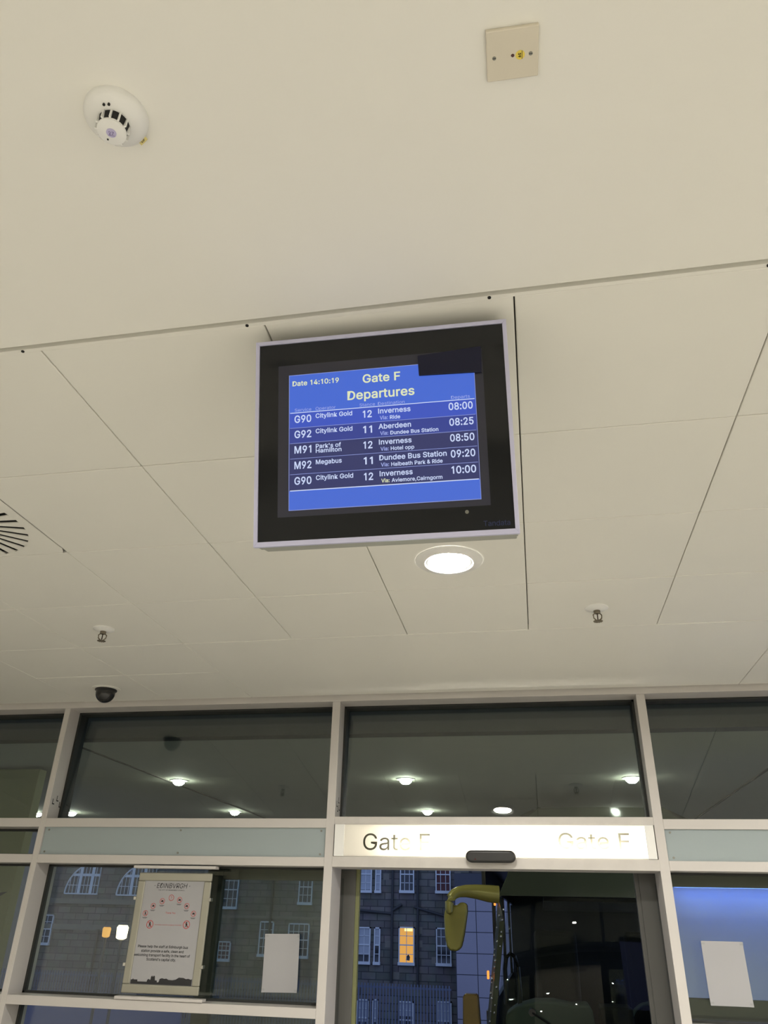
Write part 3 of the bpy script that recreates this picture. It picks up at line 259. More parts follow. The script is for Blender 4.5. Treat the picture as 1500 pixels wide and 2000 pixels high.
g	425	207,-151 180,-149 156,-146 134,-140 114,-132 97,-122 82,-110 70,-97 59,-84 51,-69 101,-41 107,-49 114,-57 122,-66 131,-74 142,-82 154,-88 169,-93 187,-96 207,-97 236,-95 261,-87 282,-75 298,-58 308,-34 311,-6 311,68 306,68 301,60 294,51 287,41 277,32 266,23 252,16 236,10 217,6 195,5 165,7 138,14 113,27 90,43 71,65 55,90 43,120 36,154 34,191 36,229 43,263 55,293 71,320 90,342 112,361 138,374 166,382 196,384 218,383 237,379 253,373 267,365 279,356 288,346 296,336 302,327 308,319 313,319 313,379 372,379 372,-9 370,-40 363,-67 350,-90 334,-109 314,-124 291,-136 265,-144 237,-149 205,59 227,61 246,66 264,75 278,87 290,103 300,121 307,142 311,166 312,193 311,219 307,242 300,264 291,283 279,299 264,312 247,322 227,328 205,330 182,328 163,322 145,312 130,298 118,282 109,262 102,241 98,218 96,193 98,167 102,144 109,123 118,104 131,88 145,76 163,66 183,61	53,55,54 53,56,55 52,56,53 64,66,65 64,67,66 52,57,56 51,57,52 51,58,57 51,59,58 50,59,51 50,60,59 50,61,60 49,94,50 94,61,50 94,62,61 49,95,94 93,62,94 92,62,93 49,96,95 92,63,62 91,63,92 49,97,96 48,97,49 91,64,63 91,90,64 90,89,64 89,88,64 88,87,64 87,67,64 48,98,97 48,99,98 47,99,48 47,100,99 46,100,47 46,101,100 86,67,87 46,102,101 45,102,46 85,67,86 45,103,102 45,104,103 84,67,85 44,104,45 44,105,104 83,67,84 43,105,44 43,106,105 82,67,83 43,107,106 81,67,82 42,107,43 42,108,107 80,26,81 26,67,81 41,108,42 41,109,108 79,26,80 41,110,109 78,27,79 27,26,79 78,28,27 25,67,26 41,111,110 77,28,78 40,111,41 40,76,111 76,28,77 76,29,28 40,29,76 40,30,29 39,30,40 39,31,30 39,32,31 38,32,39 38,33,32 38,34,33 37,34,38 37,35,34 36,35,37 24,67,25 24,68,67 23,68,24 23,69,68 9,11,10 9,12,11 9,13,12 22,69,23 9,14,13 22,70,69 8,14,9 8,15,14 21,70,22 8,16,15 7,16,8 20,70,21 7,17,16 20,71,70 7,18,17 19,71,20 7,19,18 7,71,19 6,71,7 6,72,71 5,72,6 4,72,5 4,73,72 3,73,4 3,74,73 2,74,3 2,75,74 1,75,2 1,0,75
h	410	114,227 114,0 53,0 53,509 114,509 114,287 102,287 116,319 132,344 152,362 175,374 200,382 227,384 252,383 275,377 295,369 313,356 328,340 341,321 350,298 355,271 357,240 357,0 296,0 296,235 293,263 286,286 273,304 256,318 235,326 210,329 192,328 176,324 161,317 147,308 136,297 126,283 119,266 115,248	2,4,3 2,6,4 6,5,4 11,13,12 11,14,13 10,14,11 10,15,14 9,15,10 9,16,15 8,16,9 8,17,16 7,31,8 31,17,8 31,30,17 30,18,17 29,18,30 7,32,31 28,18,29 7,33,32 28,19,18 6,33,7 27,19,28 6,34,33 6,35,34 26,19,27 26,20,19 6,36,35 2,37,6 37,36,6 25,20,26 25,21,20 2,38,37 24,21,25 2,0,38 24,22,21 23,22,24 2,1,0
i	167	84,443 73,444 63,448 54,455 47,463 43,472 41,483 43,494 47,504 54,512 63,518 73,522 84,524 95,522 105,518 114,512 121,504 125,494 126,483 125,472 121,463 114,455 105,448 95,444 53,0 53,379 114,379 114,0	24,26,25 24,27,26 11,13,12 10,13,11 10,14,13 9,14,10 9,15,14 8,15,9 8,16,15 7,16,8 7,17,16 6,17,7 6,18,17 5,18,6 5,19,18 4,19,5 4,20,19 3,20,4 3,21,20 2,21,3 2,22,21 1,22,2 1,23,22 0,23,1
k	381	110,137 110,212 121,212 284,379 360,379 184,199 177,199 53,0 53,509 114,509 114,0 294,0 148,186 191,229 372,0	7,9,8 7,1,9 1,10,9 2,4,3 2,13,4 13,5,4 2,12,13 5,14,13 7,0,1 10,2,1 10,12,2 0,5,6 0,14,5 10,11,12 7,14,0 10,14,7 11,14,10
l	167	53,0 114,0 114,530 53,530	0,1,2,3
m	610	53,0 53,379 112,379 112,295 108,295 114,314 122,331 132,346 144,358 158,368 172,376 187,382 203,385 219,386 245,383 268,375 287,361 303,342 314,320 321,295 312,295 318,312 326,329 337,343 350,356 364,366 381,375 398,381 417,385 437,386 458,385 478,380 497,372 514,361 529,346 541,328 550,307 555,283 557,255 557,0 496,0 496,254 493,279 485,298 473,313 456,323 438,329 419,330 402,329 387,326 374,320 363,312 353,302 345,290 340,277 336,263 335,247 335,0 274,0 274,260 272,280 265,297 253,311 238,322 220,328 199,330 185,329 171,326 158,320 145,312 135,302 126,289 119,274 115,257 114,238 114,0	12,14,13 28,30,29 11,14,12 27,30,28 27,31,30 11,15,14 10,15,11 26,31,27 26,32,31 0,2,1 0,4,2 4,3,2 9,15,10 25,32,26 9,16,15 25,33,32 8,16,9 24,33,25 8,17,16 24,34,33 7,17,8 23,34,24 23,35,34 6,17,7 22,47,23 47,35,23 6,65,17 65,18,17 5,66,6 66,65,6 64,18,65 22,48,47 46,35,47 5,67,66 22,49,48 21,49,22 45,35,46 45,36,35 63,18,64 5,68,67 21,50,49 44,36,45 62,18,63 5,69,68 62,19,18 21,51,50 4,69,5 43,36,44 20,51,21 4,70,69 20,52,51 61,19,62 43,37,36 20,53,52 4,71,70 42,37,43 60,20,61 20,19,61 0,72,4 72,71,4 60,53,20 60,54,53 42,38,37 59,54,60 41,38,42 59,55,54 0,73,72 59,56,55 58,56,59 0,74,73 41,39,38 40,39,41 58,57,56 0,75,74
n	410	114,227 114,0 53,0 53,379 112,379 112,287 102,287 116,319 132,344 152,362 175,374 200,382 227,384 252,383 275,377 295,369 313,356 328,340 341,321 350,298 355,271 357,240 357,0 296,0 296,235 293,263 286,286 273,304 256,318 235,326 210,329 192,328 176,324 161,317 147,308 136,297 126,283 119,266 115,248	11,13,12 11,14,13 10,14,11 2,4,3 2,6,4 6,5,4 10,15,14 9,15,10 9,16,15 8,16,9 8,17,16 7,31,8 31,17,8 31,30,17 30,18,17 29,18,30 7,32,31 28,18,29 7,33,32 28,19,18 6,33,7 27,19,28 6,34,33 6,35,34 26,19,27 26,20,19 6,36,35 2,37,6 37,36,6 25,20,26 25,21,20 2,38,37 24,21,25 2,0,38 24,22,21 23,22,24 2,1,0
o	415	207,-8 174,-5 144,3 117,16 93,35 72,58 56,85 44,116 37,150 34,187 37,225 44,260 56,291 72,318 93,341 117,360 144,374 174,382 207,384 241,382 271,374 299,360 323,341 343,318 359,291 371,260 379,225 381,187 379,150 371,116 359,85 343,58 323,35 299,16 271,3 241,-5 207,46 231,49 252,55 270,66 285,80 298,97 307,117 314,139 318,163 319,187 318,212 314,236 307,258 298,278 285,296 270,310 252,321 231,328 207,330 184,328 163,321 145,310 130,296 118,278 108,258 102,236 98,212 96,187 98,163 102,139 108,117 118,97 130,80 145,66 163,55 184,49	17,19,18 16,19,17 16,20,19 15,20,16 15,21,20 14,21,15 14,22,21 13,22,14 13,54,22 54,23,22 13,55,54 53,23,54 13,56,55 52,23,53 13,57,56 51,23,52 12,57,13 51,24,23 12,58,57 50,24,51 12,59,58 49,24,50 11,59,12 49,25,24 11,60,59 48,25,49 10,60,11 48,26,25 10,61,60 47,26,48 10,62,61 46,26,47 46,27,26 9,62,10 9,63,62 45,27,46 8,63,9 8,64,63 44,27,45 44,28,27 8,65,64 43,28,44 43,29,28 7,65,8 7,66,65 42,29,43 7,67,66 41,29,42 6,67,7 41,30,29 6,68,67 40,30,41 5,68,6 40,31,30 5,69,68 39,31,40 5,70,69 38,31,39 4,70,5 38,32,31 4,71,70 37,32,38 4,36,71 36,32,37 4,32,36 3,32,4 3,33,32 2,33,3 2,34,33 1,34,2 1,35,34 0,35,1
p	424	53,-143 53,379 112,379 112,319 118,319 123,327 130,336 137,346 147,355 158,364 171,373 188,379 207,383 229,384 259,382 287,374 313,361 335,342 354,320 370,293 381,261 388,227 390,189 388,151 381,116 370,84 355,57 336,34 313,16 288,3 260,-6 229,-8 208,-7 189,-3 173,4 159,12 147,21 138,31 130,41 124,50 118,59 114,59 114,-143 220,47 242,49 262,55 279,66 294,80 306,97 316,117 323,139 327,163 328,189 327,215 323,239 316,261 307,281 295,298 280,311 262,322 243,328 220,330 198,328 178,322 161,312 147,299 134,282 125,263 118,241 114,216 113,189 114,162 118,138 125,115 135,95 147,78 162,65 179,55 198,49	12,14,13 11,14,12 11,15,14 0,2,1 0,3,2 10,15,11 10,16,15 9,16,10 8,16,9 8,17,16 7,17,8 6,17,7 6,61,17 61,18,17 5,61,6 5,62,61 60,18,61 5,63,62 59,18,60 4,63,5 4,64,63 58,18,59 58,19,18 0,4,3 0,68,4 68,67,4 67,66,4 66,65,4 65,64,4 57,19,58 56,19,57 56,20,19 55,20,56 55,21,20 54,21,55 0,69,68 53,21,54 53,22,21 0,70,69 52,22,53 0,71,70 51,22,52 51,23,22 50,23,51 0,72,71 50,24,23 49,24,50 0,73,72 48,24,49 48,25,24 0,41,73 41,74,73 47,25,48 41,75,74 47,26,25 46,26,47 41,76,75 45,26,46 41,40,76 40,77,76 0,42,41 39,77,40 45,27,26 44,27,45 39,78,77 38,78,39 43,27,44 38,43,78 38,27,43 37,27,38 37,28,27 36,28,37 35,28,36 35,29,28 34,29,35 33,29,34 33,30,29 32,30,33 32,31,30
r	259	53,0 53,379 112,379 112,321 115,321 124,339 137,354 152,367 171,377 191,383 213,385 218,385 223,385 229,384 235,384 240,384 243,384 243,322 241,323 236,324 230,324 223,325 215,326 207,326 190,324 174,321 159,315 146,306 135,296 126,284 119,269 115,254 114,237 114,0	9,11,10 9,12,11 9,13,12 9,14,13 9,15,14 9,16,15 9,17,16 8,17,9 0,2,1 0,3,2 7,17,8 6,17,7 5,19,6 19,18,6 18,17,6 4,23,5 23,22,5 22,21,5 21,20,5 20,19,5 4,24,23 4,25,24 0,4,3 0,31,4 31,30,4 30,29,4 29,28,4 28,27,4 27,26,4 26,25,4 0,32,31 0,33,32
s	365	182,-8 157,-7 133,-3 112,3 93,12 76,24 62,38 50,54 41,73 36,94 94,107 101,87 111,72 124,60 141,52 160,47 181,45 206,47 227,53 244,62 258,74 265,88 268,103 266,115 262,126 254,136 243,144 229,150 212,155 149,170 118,180 92,192 72,208 58,227 50,249 47,274 49,295 55,314 65,332 79,347 95,360 115,370 137,378 161,383 187,384 212,383 234,379 254,372 271,363 286,352 299,339 309,324 318,308 324,290 268,277 262,291 254,304 243,316 228,325 210,331 187,333 166,331 147,326 131,317 119,305 111,292 109,277 110,264 115,253 124,243 136,235 152,229 172,223 229,209 261,200 287,187 306,171 320,153 328,131 331,107 329,85 323,65 312,47 298,31 281,18 260,6 236,-2 210,-7	43,45,44 43,46,45 42,46,43 42,47,46 41,47,42 41,48,47 40,48,41 40,49,48 39,49,40 39,50,49 38,50,39 38,60,50 60,51,50 38,61,60 59,51,60 37,61,38 37,62,61 58,51,59 37,63,62 57,51,58 57,52,51 37,64,63 56,52,57 36,64,37 56,53,52 36,65,64 55,53,56 35,65,36 35,66,65 54,53,55 35,67,66 34,67,35 34,68,67 34,69,68 33,69,34 33,70,69 33,71,70 33,72,71 32,72,33 32,73,72 32,74,73 31,74,32 31,75,74 30,75,31 30,76,75 29,76,30 29,77,76 28,77,29 27,77,28 27,78,77 26,78,27 25,78,26 24,78,25 24,79,78 23,79,24 22,79,23 9,11,10 22,80,79 21,80,22 8,11,9 20,80,21 8,12,11 20,81,80 19,81,20 7,12,8 7,13,12 19,82,81 18,82,19 7,14,13 6,14,7 17,82,18 6,15,14 16,82,17 16,83,82 6,16,15 6,83,16 5,83,6 5,84,83 4,84,5 4,85,84 3,85,4 3,86,85 2,86,3 2,87,86 1,87,2 1,0,87
t	227	204,379 204,327 6,327 6,379 65,471 126,471 126,98 127,83 130,70 136,61 144,55 156,51 170,50 175,50 180,50 185,51 191,52 197,53 202,54 213,2 207,0 200,-2 192,-3 184,-3 176,-4 168,-4 138,-1 113,7 92,21 77,41 68,64 65,93	31,5,4 31,6,5 2,0,3 2,1,0 31,7,6 30,7,31 30,8,7 30,9,8 29,9,30 29,10,9 29,11,10 17,19,18 16,19,17 15,19,16 29,12,11 14,19,15 13,19,14 12,19,13 29,19,12 28,19,29 27,19,28 26,19,27 26,20,19 26,21,20 25,21,26 25,22,21 25,23,22 25,24,23
u	410	182,-5 158,-3 135,2 115,11 97,23 82,39 69,59 60,82 54,109 53,139 53,379 114,379 114,144 116,117 124,94 137,75 154,61 175,53 200,50 218,51 234,55 249,62 263,71 274,83 283,97 290,113 295,132 296,153 296,379 357,379 357,0 298,0 298,92 307,92 294,60 277,35 257,17 234,5 209,-3	9,11,10 9,12,11 27,29,28 27,30,29 26,30,27 9,13,12 8,13,9 25,33,26 33,30,26 8,14,13 24,33,25 7,14,8 23,32,24 32,33,24 7,15,14 23,34,32 34,31,32 34,30,33 22,34,23 6,15,7 6,16,15 21,34,22 20,34,21 6,17,16 20,35,34 31,30,34 5,17,6 19,35,20 5,18,17 18,35,19 5,35,18 4,35,5 4,36,35 3,36,4 3,37,36 2,37,3 2,38,37 1,38,2 1,0,38
v	389	163,0 17,379 84,379 165,155 173,132 180,110 187,87 193,64 199,42 206,21 184,21 191,42 197,64 203,87 209,110 216,132 224,155 305,379 371,379 226,0	0,2,1 0,3,2 16,18,17 16,19,18 0,4,3 15,19,16 0,5,4 14,19,15 0,6,5 13,19,14 0,7,6 12,19,13 11,8,12 8,19,12 0,11,7 11,8,7 0,10,11 9,19,8 0,9,10 0,19,9
w	567	138,0 23,379 87,379 133,214 140,190 147,164 154,137 161,107 168,75 175,41 165,41 172,74 179,105 186,135 192,163 199,189 206,214 252,379 316,379 362,214 368,189 375,163 382,136 388,106 395,75 402,41 391,41 399,75 406,106 413,135 420,163 427,189 434,214 480,379 545,379 429,0 368,0 319,172 314,189 309,207 305,225 300,243 295,262 291,280 286,299 281,318 277,338 291,338 286,319 281,299 277,280 272,262 267,243 263,225 258,207 253,189 248,172 199,0	0,2,1 0,3,2 16,46,17 46,18,17 46,47,18 47,19,18 32,34,33 32,35,34 16,45,46 48,19,47 49,44,48 44,19,48 16,49,45 49,44,45 16,50,49 43,19,44 16,51,50 42,19,43 16,52,51 41,19,42 40,19,41 16,53,52 39,19,40 16,54,53 0,4,3 15,54,16 39,20,19 31,35,32 38,20,39 15,55,54 0,5,4 37,20,38 37,21,20 30,35,31 15,56,55 14,56,15 14,57,56 36,21,37 0,6,5 36,22,21 29,35,30 13,57,14 0,7,6 36,23,22 28,35,29 12,57,13 0,8,7 36,24,23 27,35,28 11,57,12 0,10,8 10,9,8 36,26,24 26,25,24 26,35,27 10,57,11 0,57,10 36,35,26
y	389	47,-139 61,-86 71,-87 83,-89 94,-90 104,-89 113,-86 122,-81 130,-74 138,-64 145,-51 151,-36 163,-1 17,379 84,379 165,155 173,132 180,109 187,87 193,64 199,42 206,21 184,21 190,42 196,64 202,87 209,110 216,132 224,155 305,379 371,379 204,-58 196,-77 187,-93 177,-107 165,-119 153,-128 139,-136 125,-141 109,-144 91,-145 82,-145 73,-144 65,-143 57,-142 52,-140	12,14,13 12,15,14 28,30,29 28,31,30 12,16,15 27,31,28 26,31,27 12,17,16 25,21,26 21,31,26 12,18,17 24,21,25 12,19,18 23,20,24 20,21,24 12,23,19 23,20,19 12,22,23 12,21,22 12,31,21 11,31,12 10,31,11 9,31,10 9,32,31 8,32,9 7,32,8 7,33,32 6,33,7 0,2,1 5,33,6 0,3,2 4,33,5 0,4,3 0,33,4 0,34,33 0,35,34 0,36,35 0,37,36 0,38,37 45,38,0 44,38,45 44,39,38 43,39,44 42,39,43 42,40,39 41,40,42'''.split('\n'):
    _c, _a, _v, _f = _l.split('\t')
    GLYPHS[_c] = (int(_a), [tuple(map(int, p.split(','))) for p in _v.split()], [tuple(map(int, p.split(','))) for p in _f.split()])

# ------------------------------------------------------------------ object helpers
def link(o, parent=None):
    C.objects.link(o)
    if parent is not None:
        o.parent = parent
    return o

def tag(o, label=None, cat=None, group=None, kind=None):
    if label: o['label'] = label
    if cat: o['category'] = cat
    if group: o['group'] = group
    if kind: o['kind'] = kind
    return o

def empty(name, loc=(0, 0, 0), rz=0.0):
    o = bpy.data.objects.new(name, None)
    o.empty_display_size = 0.1
    o.location = loc
    o.rotation_euler = (0, 0, rz)
    return link(o)

def copy_tree(o, parent=None):
    c = o.copy()
    C.objects.link(c)
    c.parent = parent
    for ch in list(o.children):
        copy_tree(ch, c)
    return c

class MB:
    """collects shapes and links them as ONE mesh object"""
    def __init__(self):
        self.bm = bmesh.new()
        self.mi = 0
    def face(self, vs):
        try:
            f = self.bm.faces.new(vs)
            f.material_index = self.mi
            return f
        except ValueError:
            return None
    def box(self, x0, x1, y0, y1, z0, z1, mx=None):
        vs = [Vector((x, y, z)) for x in (x0, x1) for y in (y0, y1) for z in (z0, z1)]
        if mx is not None:
            vs = [mx @ v for v in vs]
        v = [self.bm.verts.new(p) for p in vs]
        for q in ((0, 1, 3, 2), (4, 6, 7, 5), (0, 4, 5, 1), (2, 3, 7, 6), (0, 2, 6, 4), (1, 5, 7, 3)):
            self.face([v[i] for i in q])
        return self
    def prism(self, pts, axis, a, b):
        """polygon pts (2D) extruded along axis from a to b"""
        def P(p, t):
            if axis == 'y': return (p[0], t, p[1])
            if axis == 'x': return (t, p[0], p[1])
            return (p[0], p[1], t)
        v0 = [self.bm.verts.new(P(p, a)) for p in pts]
        v1 = [self.bm.verts.new(P(p, b)) for p in pts]
        self.face(v0[::-1]); self.face(v1)
        n = len(pts)
        for i in range(n):
            self.face([v0[i], v0[(i + 1) % n], v1[(i + 1) % n], v1[i]])
        return self
    def lathe(self, prof, c=(0, 0, 0), seg=40, cap=True, sx=1.0):
        rings = []
        for r, z in prof:
            rings.append([self.bm.verts.new((c[0] + sx * r * math.cos(2 * PI * i / seg), c[1] + r * math.sin(2 * PI * i / seg), c[2] + z)) for i in range(seg)])
        for a, b in zip(rings, rings[1:]):
            for i in range(seg):
                j = (i + 1) % seg
                self.face([a[i], a[j], b[j], b[i]])
        if cap:
            self.face(rings[0][::-1]); self.face(rings[-1])
        return self
    def tube(self, pts, r, seg=10, radii=None):
        pts = [Vector(p) for p in pts]
        rings = []
        n = len(pts)
        for i, p in enumerate(pts):
            t = (pts[min(i + 1, n - 1)] - pts[max(i - 1, 0)]).normalized()
            ref = Vector((0, 0, 1)) if abs(t.z) < 0.9 else Vector((0, 1, 0))
            u = t.cross(ref).normalized(); v = t.cross(u).normalized()
            rr = radii[i] if radii else r
            ru, rv = rr if isinstance(rr, tuple) else (rr, rr)
            rings.append([self.bm.verts.new(p + u * ru * math.cos(2 * PI * k / seg) + v * rv * math.sin(2 * PI * k / seg)) for k in range(seg)])
        for a, b in zip(rings, rings[1:]):
            for k in range(seg):
                j = (k + 1) % seg
                self.face([a[k], a[j], b[j], b[k]])
        self.face(rings[0][::-1]); self.face(rings[-1])
        return self
    def text(self, body, x, y, width, cap, fn, bold=0.0, align='L', shear=0.0):
        """lettering: left/centre/right x, baseline y, overall width (None = natural), cap height; fn maps 2D to 3D"""
        vs, fs = text_geo(body, bold, shear)
        if not vs: return self
        x0 = min(v[0] for v in vs); x1 = max(v[0] for v in vs)
        sy = cap / CAP
        sx = (width / (x1 - x0)) if width else sy
        wd = (x1 - x0) * sx
        ox = {'L': x, 'C': x - wd / 2, 'R': x - wd}[align]
        nv = [self.bm.verts.new(fn(ox + (v[0] - x0) * sx, y + v[1] * sy)) for v in vs]
        for f in fs:
            self.face([nv[i] for i in f])
        return self
    def build(self, name, mats, parent=None, smooth=False, bevel=0.0, loc=None, bevel_seg=2):
        bm = self.bm
        bmesh.ops.recalc_face_normals(bm, faces=bm.faces)
        me = bpy.data.meshes.new(name)
        bm.to_mesh(me); bm.free()
        for m in (mats if isinstance(mats, (list, tuple)) else [mats]):
            me.materials.append(m)
        if smooth:
            for p in me.polygons: p.use_smooth = True
            try: me.set_sharp_from_angle(angle=math.radians(35))
            except Exception: pass
        o = bpy.data.objects.new(name, me)
        if loc is not None: o.location = loc
        link(o, parent)
        if bevel:
            b = o.modifiers.new('bevel', 'BEVEL')
            b.width = bevel; b.segments = bevel_seg; b.limit_method = 'ANGLE'
        return o

def text_geo(body, bold=0.0, shear=0.0):
    """flat lettering; bold > 0 thickens every stroke by that share of the type size"""
    vs, fs, pen = [], [], 0
    w_ = max(0.0, bold)
    for ch in body:
        adv, v, f = GLYPHS[ch]
        v = [((pen + x + shear * y) / 1000, y / 1000) for x, y in v]
        n = len(vs)
        vs += v
        fs += [tuple(i + n for i in q) for q in f]
        if w_:
            cnt = {}
            for q in f:
                for i, j in zip(q, q[1:] + q[:1]):
                    cnt[(min(i, j), max(i, j))] = cnt.get((min(i, j), max(i, j)), 0) + 1
            for (i, j), c_ in cnt.items():
                if c_ > 1: continue
                (x0, y0), (x1, y1) = v[i], v[j]
                L = math.hypot(x1 - x0, y1 - y0)
                if L < 1e-6: continue
                tx, ty = (x1 - x0) / L * w_, (y1 - y0) / L * w_
                k = len(vs)
                e = 0.8
                vs += [(x0 - e * tx - ty, y0 - e * ty + tx), (x1 + e * tx - ty, y1 + e * ty + tx), (x1 + e * tx + ty, y1 + e * ty - tx), (x0 - e * tx + ty, y0 - e * ty - tx)]
                fs.append((k, k + 1, k + 2, k + 3))
        pen += adv + w_ * 600
    return vs, fs
CAP = 0.509

def disc_pts(r, n=32, cx=0.0, cy=0.0):
    return [(cx + r * math.cos(2 * PI * i / n), cy + r * math.sin(2 * PI * i / n)) for i in range(n)]

# ------------------------------------------------------------------ room shell
CZ = 3.265                       # height of the metal ceiling panels
PZ = 3.259                       # height of the plain plaster ceiling behind them
tag(MB().box(-7.5, 7.5, -10.5, 4.86, -0.12, 0).build('floor', M['floor']), kind='structure')
ceil = tag(MB().box(-7.5, 7.5, -10.5, 1.268, PZ, PZ + 0.13).build('ceiling', M['plaster']), kind='structure')
MB().box(-7.5, 7.5, 1.272, 4.90, CZ + 0.035, CZ + 0.12).build('ceiling_void', M['panel_back'], ceil)
XL = [0.036 + 0.6003 * k for k in range(-12, 13)]
YL = [1.297, 1.862, 2.427, 2.982, 3.555, 4.075, 4.645]
def panel(x0, x1, y0, y1, dz=0.0):
    g = 0.0016
    MB().box(x0 + g, x1 - g, y0 + g, y1 - g, CZ + dz, CZ + dz + 0.03).build('ceiling_panel', M['panel'], ceil, bevel=0.003)
VENT_CELL = (-2.365, 1.862)
for i in range(len(XL) - 1):
    for j in range(len(YL) - 1):
        x0, x1, y0, y1 = XL[i], XL[i + 1], YL[j], YL[j + 1]
        if abs(x0 - VENT_CELL[0]) < 0.02 and j == 1:
            continue                                          # the swirl vent fills this cell
        if j >= 4 and (x0 < -2.99 or -1.78 < x0 < 1.2):
            continue
        panel(x0, x1, y0, y1, random.uniform(-0.0008, 0.0008))
panel(-1.765, 1.2366, 3.555, 4.645)
panel(-7.2, -2.966, 3.555, 4.645, 0.001)
tr = MB().box(-7.5, 7.5, 1.286, 1.297, CZ - 0.0015, CZ + 0.03).box(-7.5, 7.5, 1.2685, 1.286, CZ + 0.022, CZ + 0.03)
trim = tag(tr.build('trim_1', M['panel']), kind='structure')
for x in (-1.19, -0.585, 0.0, 0.6):
    MB().lathe([(0.004, -0.004), (0.004, 0.0)], (x - 0.02, 1.291, CZ), seg=10).build('rivet', M['dark'], trim)

def wall_box(name, *b, m='wall'):
    return tag(MB().box(*b).build(name, M[m]), kind='structure')
wall_box('wall_left', -7.62, -7.5, -10.5, 4.9, 0, CZ)
wall_box('wall_right', 7.5, 7.62, -10.5, 4.9, 0, CZ)
wall_box('wall_back', -7.62, 7.62, -10.62, -10.5, 0, CZ, m='wall_dark')

# ------------------------------------------------------------------ window wall
FY, GY = 4.668, 4.815            # front face of the bars, plane of the glass
MULL = [(-7.5, -6.86), (-4.998, -4.957), (-3.113, -3.073), (-1.223, -1.172), (0.651, 0.702), (2.545, 2.595), (4.43, 4.48), (6.86, 7.5)]
wf = tag(MB().box(-7.5, 7.5, 4.655, 4.90, 3.228, CZ + 0.03).build('wall_front', M['frame'], bevel=0.002), kind='structure')
for a, b in MULL:
    mb = MB().box(a, b, FY, 4.90, 0, 3.2285)
    mb.build('mullion', M['frame'], wf, bevel=0.002)
for a, b in ((-3.1005, -3.0985), (-3.0895, -3.0875)):
    MB().box(a, b, FY - 0.0012, FY + 0.01, 0, 3.226).build('groove', M['wall'], wf)
def bays():
    for (a, b), (c, d) in zip(MULL, MULL[1:]):
        yield b, c
BAYS = list(bays())
for k, (x0, x1) in enumerate(BAYS):
    door = abs(x0 + 1.172) < 0.01
    if not door:
        for z0, z1 in ((2.478, 2.530), (2.270, 2.319), (1.530, 1.577), (0.0, 0.12)):
            MB().box(x0, x1, FY + 0.001, 4.885, z0, z1).build('transom', M['frame'], wf, bevel=0.002)
    else:
        MB().box(x0, x1, FY - 0.002, 4.885, 2.497, 2.540).build('transom', M['frame_stained'], wf, bevel=0.002)
        MB().box(x0 - 0.003, x1 + 0.003, FY - 0.004, 4.885, 2.268, 2.325).build('transom', M['frame_stained'], wf, bevel=0.002)
TILT = math.radians(5.3)
nwin = 0
def window(x0, x1, z0, z1, tilt=0.0, y=GY):
    global nwin
    nwin += 1
    o = empty('window_%d' % nwin, ((x0 + x1) / 2, y, z0))
    tag(o, kind='structure')
    hw, h = (x1 - x0) / 2, z1 - z0
    gd = 0.095 if tilt else 0.03
    MB().box(-hw, hw, -0.004, gd, 0, 0.012).box(-hw, hw, -0.004, gd, h - 0.012, h).box(-hw, -hw + 0.014, -0.004, gd, 0, h).box(hw - 0.014, hw, -0.004, gd, 0, h).build('gasket', M['gasket'], o)
    p = MB().box(-hw + 0.012, hw - 0.012, 0, 0.010, 0.0, h).build('pane', M['glass'], o)
    p.location = (0, 0.002 - math.tan(tilt) * h * 0.0, 0.0)
    p.rotation_euler = (-tilt, 0, 0)
    return o
for k, (x0, x1) in enumerate(BAYS):
    door = abs(x0 + 1.172) < 0.01
    window(x0, x1, 2.53, 3.228, TILT, y=GY - 0.02)
    if not door:
        window(x0, x1, 1.577, 2.270)
        window(x0, x1, 0.12, 1.530)
        if x1 < -3.0:
            window(x0, x1, 2.319, 2.478)
        else:
            f = MB().box(x0 + 0.002, x1 - 0.002, 4.682, 4.690, 2.319, 2.478).build('frosted_panel', M['frosted'], wf)
            for sx in (x0 + 0.03, (x0 + x1) / 2, x1 - 0.03):
                for sz in (2.335, 2.462):
                    MB().prism(disc_pts(0.006, 12, sx, sz), 'y', 4.679, 4.683).build('stud', M['screw'], f)
# small dark corner marks left on the bar reveals
for xr, y0s in ((-3.073, ((4.695, 2.617), (4.735, 2.640), (4.775, 2.607))), (-1.172, ((4.70, 2.60), (4.74, 2.625), (4.755, 2.585), (4.72, 2.575)))):
    mb = MB()
    for (yy, zz) in y0s:
        mb.box(xr, xr + 0.0006, yy, yy + 0.006, zz, zz + 0.034)
        mb.box(xr, xr + 0.0006, yy, yy + 0.024, zz, zz + 0.007)
    mb.build('scuff_mark', M['ink'], wf)

